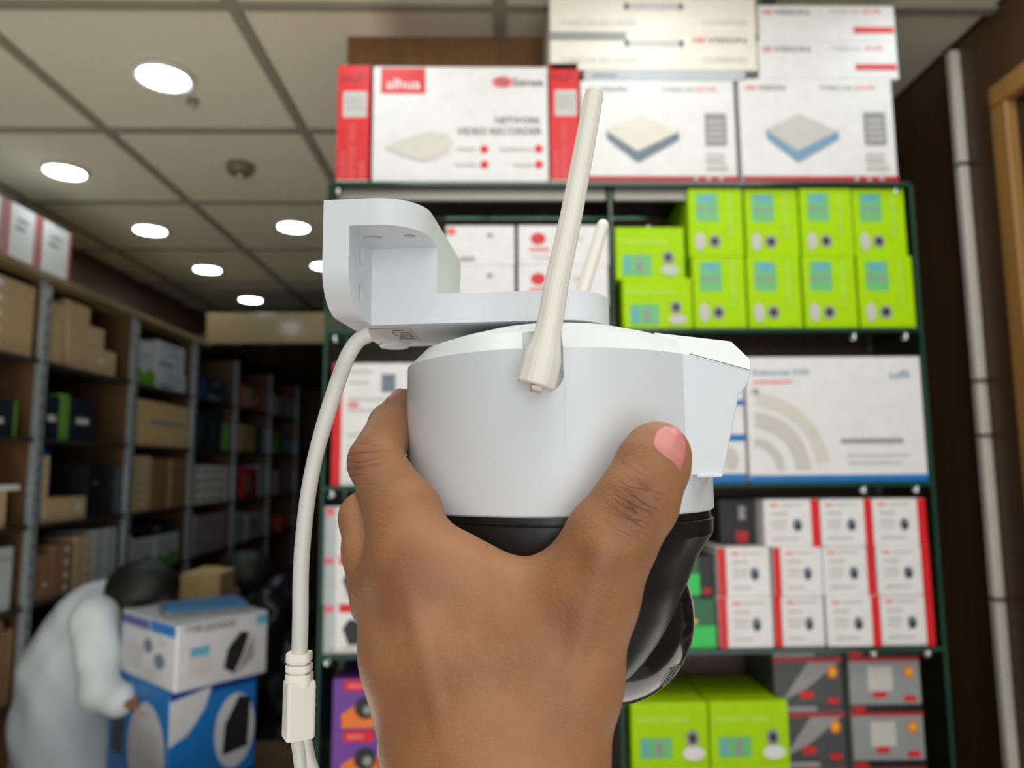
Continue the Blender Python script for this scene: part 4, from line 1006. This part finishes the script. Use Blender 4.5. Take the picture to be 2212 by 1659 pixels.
def skinmat(name, c1, c2, tint, big=30.0, fine=900.0):
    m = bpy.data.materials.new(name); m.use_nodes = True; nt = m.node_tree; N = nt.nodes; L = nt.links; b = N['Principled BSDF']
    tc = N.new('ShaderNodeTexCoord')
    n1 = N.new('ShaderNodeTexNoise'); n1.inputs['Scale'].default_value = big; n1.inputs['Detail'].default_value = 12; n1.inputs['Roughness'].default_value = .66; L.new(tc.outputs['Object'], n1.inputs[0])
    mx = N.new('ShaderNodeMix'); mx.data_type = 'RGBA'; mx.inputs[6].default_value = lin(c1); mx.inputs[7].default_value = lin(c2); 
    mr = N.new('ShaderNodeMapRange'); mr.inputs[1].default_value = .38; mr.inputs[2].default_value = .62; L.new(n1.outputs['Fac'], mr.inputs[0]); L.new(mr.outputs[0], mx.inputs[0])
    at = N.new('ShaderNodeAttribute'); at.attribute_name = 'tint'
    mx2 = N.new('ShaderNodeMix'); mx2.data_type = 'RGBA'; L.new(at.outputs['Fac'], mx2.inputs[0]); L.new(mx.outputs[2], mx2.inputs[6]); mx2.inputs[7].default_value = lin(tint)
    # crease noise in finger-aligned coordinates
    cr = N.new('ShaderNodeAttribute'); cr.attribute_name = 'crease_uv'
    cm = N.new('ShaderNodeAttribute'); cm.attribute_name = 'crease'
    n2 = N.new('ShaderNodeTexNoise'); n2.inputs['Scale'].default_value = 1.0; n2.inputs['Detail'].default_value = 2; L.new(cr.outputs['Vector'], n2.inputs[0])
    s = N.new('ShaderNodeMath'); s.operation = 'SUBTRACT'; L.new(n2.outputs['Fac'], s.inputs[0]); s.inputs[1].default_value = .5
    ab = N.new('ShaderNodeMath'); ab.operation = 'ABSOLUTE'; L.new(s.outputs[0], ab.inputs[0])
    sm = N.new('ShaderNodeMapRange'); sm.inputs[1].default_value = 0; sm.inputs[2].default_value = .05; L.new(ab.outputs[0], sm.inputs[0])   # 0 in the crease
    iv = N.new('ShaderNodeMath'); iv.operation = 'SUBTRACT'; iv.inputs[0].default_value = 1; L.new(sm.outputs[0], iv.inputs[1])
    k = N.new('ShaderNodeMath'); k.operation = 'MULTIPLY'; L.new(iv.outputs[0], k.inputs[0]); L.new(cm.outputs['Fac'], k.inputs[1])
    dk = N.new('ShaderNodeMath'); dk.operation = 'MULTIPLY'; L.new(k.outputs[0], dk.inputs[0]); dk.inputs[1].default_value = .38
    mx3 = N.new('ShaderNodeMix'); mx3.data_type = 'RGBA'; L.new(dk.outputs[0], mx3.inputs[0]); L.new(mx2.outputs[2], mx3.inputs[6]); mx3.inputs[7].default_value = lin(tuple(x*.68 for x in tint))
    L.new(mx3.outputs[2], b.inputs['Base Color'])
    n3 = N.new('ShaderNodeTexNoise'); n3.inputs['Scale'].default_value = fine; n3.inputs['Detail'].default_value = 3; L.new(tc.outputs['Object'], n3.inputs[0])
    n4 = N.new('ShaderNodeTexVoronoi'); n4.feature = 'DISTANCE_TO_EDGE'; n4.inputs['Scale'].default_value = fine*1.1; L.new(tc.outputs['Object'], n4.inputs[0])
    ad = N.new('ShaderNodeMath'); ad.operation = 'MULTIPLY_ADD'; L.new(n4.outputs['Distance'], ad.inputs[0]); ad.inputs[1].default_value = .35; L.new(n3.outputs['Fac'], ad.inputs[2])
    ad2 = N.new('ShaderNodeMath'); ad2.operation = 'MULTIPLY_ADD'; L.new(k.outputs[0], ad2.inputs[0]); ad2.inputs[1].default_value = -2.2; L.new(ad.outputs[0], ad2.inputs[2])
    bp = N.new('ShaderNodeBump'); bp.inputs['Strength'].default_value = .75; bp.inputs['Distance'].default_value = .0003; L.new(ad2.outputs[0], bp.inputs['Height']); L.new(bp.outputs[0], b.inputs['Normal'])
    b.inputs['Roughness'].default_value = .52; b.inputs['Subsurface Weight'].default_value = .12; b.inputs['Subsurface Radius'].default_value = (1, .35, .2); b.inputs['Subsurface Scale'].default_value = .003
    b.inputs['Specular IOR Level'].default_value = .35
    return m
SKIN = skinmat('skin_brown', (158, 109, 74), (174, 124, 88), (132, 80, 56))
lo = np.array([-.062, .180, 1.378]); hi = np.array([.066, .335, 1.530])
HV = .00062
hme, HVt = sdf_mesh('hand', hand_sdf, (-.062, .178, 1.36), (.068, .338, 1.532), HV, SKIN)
# forearm continues below the frame: coarser lattice, same surface
def attrs(me, V):
    q = V-np.array(CAM); zf = q@np.array(fwd); px = W_PX/2+F_PX*(q@np.array(rgt))/zf; py = H_PX/2-F_PX*(q@np.array(upv))/zf
    def g(cx, cy, sx, sy, an=0):
        c, s = math.cos(math.radians(an)), math.sin(math.radians(an)); dx = px-cx; dy = py-cy; a = dx*c+dy*s; b = -dx*s+dy*c
        return np.exp(-(a/sx)**2-(b/sy)**2)
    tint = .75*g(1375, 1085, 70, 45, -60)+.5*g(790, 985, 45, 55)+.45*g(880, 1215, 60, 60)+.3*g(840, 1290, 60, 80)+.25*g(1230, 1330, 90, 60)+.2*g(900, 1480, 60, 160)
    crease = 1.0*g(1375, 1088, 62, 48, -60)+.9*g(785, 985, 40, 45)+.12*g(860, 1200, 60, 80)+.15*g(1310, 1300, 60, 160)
    rx = (px-1375); ry = (py-1085); an = math.radians(-66)
    th = px > 1150
    ax = np.where(th, math.cos(math.radians(-62)), math.cos(math.radians(-100))); ay = np.where(th, math.sin(math.radians(-62)), math.sin(math.radians(-100)))
    al = px*ax+py*ay; ac = -px*ay+py*ax
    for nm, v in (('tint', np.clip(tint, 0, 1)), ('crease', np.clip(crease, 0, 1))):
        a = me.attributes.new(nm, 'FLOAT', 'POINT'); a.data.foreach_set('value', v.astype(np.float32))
    a = me.attributes.new('crease_uv', 'FLOAT_VECTOR', 'POINT'); a.data.foreach_set('vector', np.stack([al*.055, ac*.009, al*0], 1).astype(np.float32).ravel())
hq = np.array([v.co[:] for v in hme.vertices]) if False else np.empty(len(hme.vertices)*3, np.float32)
hme.vertices.foreach_get('co', hq); attrs(hme, hq.reshape(-1, 3).astype(np.float64))
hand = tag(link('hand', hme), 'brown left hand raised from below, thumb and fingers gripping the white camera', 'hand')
# nails: patches laid on the skin along the sight lines of their outline
def nail(nm, outline, m, hint, off=.00022):
    n = 10; V = []; Fc = []
    cx = sum(p[0] for p in outline)/len(outline); cy = sum(p[1] for p in outline)/len(outline)
    K = len(outline); P = []
    def cr(i, t):
        p = [outline[(i+j-1) % K] for j in range(4)]
        return [0.5*((2*p[1][a])+(p[2][a]-p[0][a])*t+(2*p[0][a]-5*p[1][a]+4*p[2][a]-p[3][a])*t*t+(3*p[1][a]-p[0][a]-3*p[2][a]+p[3][a])*t**3) for a in range(2)]
    ring = [cr(i, t/4) for i in range(K) for t in range(4)]
    rings = [[(cx+(x-cx)*s, cy+(y-cy)*s) for x, y in ring] for s in (1.0, .97, .85, .6, .3)]+[[(cx, cy)]]
    pts = [p for r in rings for p in r]
    o = np.array(CAM); D = np.array([tuple(ray(*p)) for p in pts]); D /= np.linalg.norm(D, axis=1)[:, None]
    t = np.full(len(pts), hint)
    for _ in range(60):
        X = (o+D*t[:, None]).astype(np.float32); t = t+np.clip(hand_sdf(X[None])[0], -.004, .004)*.8
    nr = len(ring); offs = np.array([(-.0003 if k < nr else off*(.8 if k < 2*nr else 1.0)) for k in range(len(pts))])
    X = o+D*t[:, None]; e = 2e-4
    G = np.stack([hand_sdf((X+np.eye(3)[a]*e).astype(np.float32)[None])[0]-hand_sdf((X-np.eye(3)[a]*e).astype(np.float32)[None])[0] for a in range(3)], 1); G /= np.linalg.norm(G, axis=1)[:, None]
    X = X+G*offs[:, None]
    for k in range(len(rings)-2):
        for i in range(nr): Fc.append((k*nr+i, k*nr+(i+1) % nr, (k+1)*nr+(i+1) % nr, (k+1)*nr+i))
    k = len(rings)-2
    for i in range(nr): Fc.append((k*nr+i, k*nr+(i+1) % nr, (k+1)*nr))
    return link(nm, mesh(nm, X.tolist(), Fc, m, True), hand)
NAIL = mat('nail_pink', (216, 150, 138), .3, scale=95, rgb2=(204, 112, 112))
nail('thumb_nail', [(1412, 944), (1424, 926), (1450, 920), (1472, 932), (1483, 955), (1482, 985), (1472, 1016), (1466, 1014), (1452, 998), (1428, 982), (1411, 966)], NAIL, .205)

nail('index_nail', [(838, 862), (846, 850), (858, 841), (870, 840), (864, 848), (850, 858)], NAIL, .285, .0003)
# ================================================================== people at the table
SKP = mat('skin_far', (150, 104, 78), .6); HAIR = mat('hair_black', (14, 13, 14), .55)
def person(name_label, parts, lo, hi, base, h=.009):
    root = tag(empty('person', base), name_label, 'person')
    for nm, fn, m in parts:
        me, V = sdf_mesh(nm, fn, lo, hi, h, m)
        if nm == 'body': setmat(me, m, True)
        me.transform(Matrix.Translation(-Vector(base))); link(nm, me, root)
    return root
def q(px, py, Y, r): p = PY(px, py, Y); return np.array(p), r
def cap(X, a, b): return rcone(X, a[0], b[0], a[1], b[1])
def blend(X, segs, k):
    d = None
    for a, b in segs:
        e = cap(X, a, b); d = e if d is None else smin(d, e, k)
    return d
# ---- white shirt
Yp = 2.42
hip = q(150, 1560, Yp, .135); mid = q(160, 1440, Yp, .135); che = q(208, 1348, Yp-.0, .115); nb_ = q(238, 1312, Yp, .075)
nk = q(262, 1300, Yp-.02, .052); hd_ = q(305, 1282, Yp-.05, .088)
sh1 = q(205, 1335, Yp-.16, .062); el1 = q(215, 1490, Yp-.22, .050); wr1 = q(262, 1512, Yp-.26, .036)
sh2 = q(225, 1330, Yp+.15, .062); el2 = q(280, 1440, Yp+.15, .048); wr2 = q(330, 1400, Yp+.10, .034)
foot1 = (np.array((hip[0][0]-.02, Yp-.12, .06)), .05); foot2 = (np.array((hip[0][0]+.05, Yp+.12, .06)), .05)
hpl = (hip[0]+np.array((.02, -.06, -.12)), .085); hpr = (hip[0]+np.array((.02, .06, -.12)), .085)
kn1 = (np.array((hip[0][0]+.06, Yp-.10, .50)), .07); kn2 = (np.array((hip[0][0]+.10, Yp+.10, .50)), .07)
def fingers(w, dirv):
    out = []
    p = np.array(w[0]); d = np.array(dirv, float); d /= np.linalg.norm(d); s = np.cross(d, (0, 0, 1)); s /= np.linalg.norm(s)
    pal = p+d*.06; out.append(((p, .028), (pal, .026)))
    for k, (o, l) in enumerate(((-.027, .055), (-.009, .065), (.009, .062), (.027, .048))): out.append(((pal+s*o, .010), (pal+s*o*1.2+d*l+np.array((0, 0, -.02)), .008)))
    out.append(((p+d*.02+s*.025, .012), (p+d*.06+s*.055, .009)))
    return out
skull = (hd_[0]+np.array((.035, -.0, -.045)), .062)
def body1(X):
    d = blend(X, [(hip, mid), (mid, (che[0], .10)), (che, nb_), (nb_, nk), (nk, hd_), (hd_, skull)], .05)-0.0
    d = d+.012
    for seg in [((sh1[0], .05), (el1[0], .04)), ((el1[0], .038), wr1), ((sh2[0], .05), (el2[0], .04)), ((el2[0], .038), wr2), (hpl, kn1), (kn1, foot1), (hpr, kn2), (kn2, foot2), (foot1, (foot1[0]+np.array((.14, 0, -.02)), .035)), (foot2, (foot2[0]+np.array((.14, 0, -.02)), .035))]: d = smin(d, cap(X, *seg), .02)
    hnd = None
    for seg in fingers(wr1, (1, .15, -.1))+fingers(wr2, (1, -.2, -.2)): e = cap(X, *seg); hnd = e if hnd is None else smin(hnd, e, .006)
    d = smin(d, hnd, .01)
    # face: nose, ear
    d = smin(d, rcone(X, skull[0]+np.array((.05, 0, -.01)), skull[0]+np.array((.062, -.0, -.035)), .012, .014), .01)
    for sy in (-1, 1): d = smin(d, ellip(X, hd_[0]+np.array((.005, sy*.082, -.028)), (.018, .010, .028)), .006)
    return d
def folds(X, a=.004): return a*(np.sin(X[..., 2]*24+X[..., 0]*46+2*np.sin(X[..., 1]*11+X[..., 2]*7))+.7*np.sin(X[..., 2]*17-X[..., 0]*63+1.8*np.sin(X[..., 2]*13)))
hem = (hip[0]+np.array((.06, 0, -.42)), .14)
def shirt1(X):
    d = blend(X, [(hip, mid), (mid, che), (che, nb_), ((hip[0], .15), hem)], .06)
    a1 = blend(X, [(sh1, el1), (el1, (wr1[0], .040))], .03); a2 = blend(X, [(sh2, el2), (el2, (wr2[0], .040))], .03)
    d = smin(smin(d, a1, .035), a2, .05)
    return d-.006+folds(X, .0028)
def hair1(X):
    c = hd_[0]
    d = np.minimum(ellip(X, c+np.array((.004, 0, .010)), (.112, .098, .098)), 9)
    cut = (X-(c+np.array((.030, 0, -.035))))@np.array((.45, 0, -.89), np.float32)
    d = np.maximum(d, cut)
    # beard along the jaw
    b = ellip(X, skull[0]+np.array((.0, 0, -.030)), (.050, .060, .042)); 
    return np.minimum(d, b)+.0012*np.sin(X[..., 0]*260+X[..., 2]*190)*np.sin(X[..., 1]*230)
SHW = mat('shirt_white', (214, 222, 226), .8, noise=.03, scale=18); TRW = mat('trousers_pale', (190, 192, 190), .8)
def trous1(X): return blend(X, [(hpl, kn1), ((kn1[0], .085), (foot1[0]+np.array((0, 0, .06)), .07)), (hpr, kn2), ((kn2[0], .085), (foot2[0]+np.array((0, 0, .06)), .07))], .03)-.012+folds(X, .003)
base1 = (float(hip[0][0]), Yp, 0.0)
person('man in a white shirt and black hair, bent over the cartons with his head down', [('body', body1, SKP), ('shirt', shirt1, SHW), ('trousers', trous1, TRW), ('hair', hair1, HAIR)], (hip[0][0]-.28, Yp-.42, -.01), (hip[0][0]+.62, Yp+.36, hd_[0][2]+.16), base1, .0085)
# ---- black jacket
Yq = 3.0
h2 = q(527, 1248, Yq, .092); f2 = (h2[0]+np.array((-.055, -.02, -.055)), .060)
n2 = q(560, 1300, Yq+.02, .055); c2 = q(600, 1325, Yq+.05, .15); m2 = q(625, 1420, Yq+.07, .16); p2 = q(640, 1560, Yq+.08, .15)
s2a = q(578, 1320, Yq-.14, .075); e2a = q(560, 1440, Yq-.20, .055); w2a = q(510, 1420, Yq-.22, .036)
s2b = q(590, 1310, Yq+.20, .075); e2b = q(575, 1420, Yq+.24, .055); w2b = q(520, 1400, Yq+.2, .036)
fA = (np.array((p2[0][0]-.03, Yq-.02, .06)), .05); fB = (np.array((p2[0][0]+.03, Yq+.20, .06)), .05)
kA = (np.array((p2[0][0]-.04, Yq, .48)), .07); kB = (np.array((p2[0][0]-.02, Yq+.18, .48)), .07)
def body2(X):
    d = blend(X, [((p2[0], .12), (m2[0], .13)), ((m2[0], .13), (c2[0], .11)), ((c2[0], .10), n2), (n2, h2), (h2, f2)], .05)+.01
    for seg in [((s2a[0], .05), (e2a[0], .04)), ((e2a[0], .04), w2a), ((s2b[0], .05), (e2b[0], .04)), ((e2b[0], .04), w2b), ((p2[0], .1), kA), (kA, fA), ((p2[0], .1), kB), (kB, fB), (fA, (fA[0]+np.array((-.13, 0, -.02)), .035)), (fB, (fB[0]+np.array((-.13, 0, -.02)), .035))]: d = smin(d, cap(X, *seg), .02)
    hnd = None
    for seg in fingers(w2a, (-1, .1, -.2))+fingers(w2b, (-1, -.2, -.2)): e = cap(X, *seg); hnd = e if hnd is None else smin(hnd, e, .006)
    d = smin(d, hnd, .01)
    d = smin(d, rcone(X, f2[0]+np.array((-.045, -.01, .0)), f2[0]+np.array((-.060, -.012, -.022)), .012, .014), .01)
    for sy in (-1, 1): d = smin(d, ellip(X, h2[0]+np.array((.0, sy*.085, -.03)), (.018, .010, .028)), .006)
    return d
def jacket2(X):
    d = blend(X, [((p2[0], .14), m2), (m2, c2), (c2, (n2[0]+np.array((.03, 0, -.01)), .09))], .06)
    d = smin(d, blend(X, [(s2a, e2a), (e2a, (w2a[0], .044))], .03), .04); d = smin(d, blend(X, [(s2b, e2b), (e2b, (w2b[0], .044))], .03), .04)
    return d-.008+folds(X, .005)
def hair2(X):
    d = ellip(X, h2[0]+np.array((.008, 0, .012)), (.112, .100, .100)); cut = (X-(h2[0]+np.array((-.035, 0, -.03))))@np.array((-.5, 0, -.86), np.float32)
    return np.maximum(d, cut)+.0014*np.sin(X[..., 0]*240+X[..., 2]*170)*np.sin(X[..., 1]*230)
def trous2(X): return blend(X, [((p2[0], .13), kA), ((kA[0], .085), (fA[0]+np.array((0, 0, .06)), .07)), ((p2[0], .13), kB), ((kB[0], .085), (fB[0]+np.array((0, 0, .06)), .07))], .03)-.01+folds(X, .003)
base2 = (float(p2[0][0]), Yq+.08, 0.0)
person('man in a glossy black jacket with black hair, hunched behind the cartons and facing left', [('body', body2, SKP), ('jacket', jacket2, mat('jacket_black', (26, 28, 34), .32)), ('trousers', trous2, BLACK), ('hair', hair2, HAIR)], (p2[0][0]-.52, Yq-.34, -.01), (p2[0][0]+.30, Yq+.42, h2[0][2]+.16), base2, .0095)
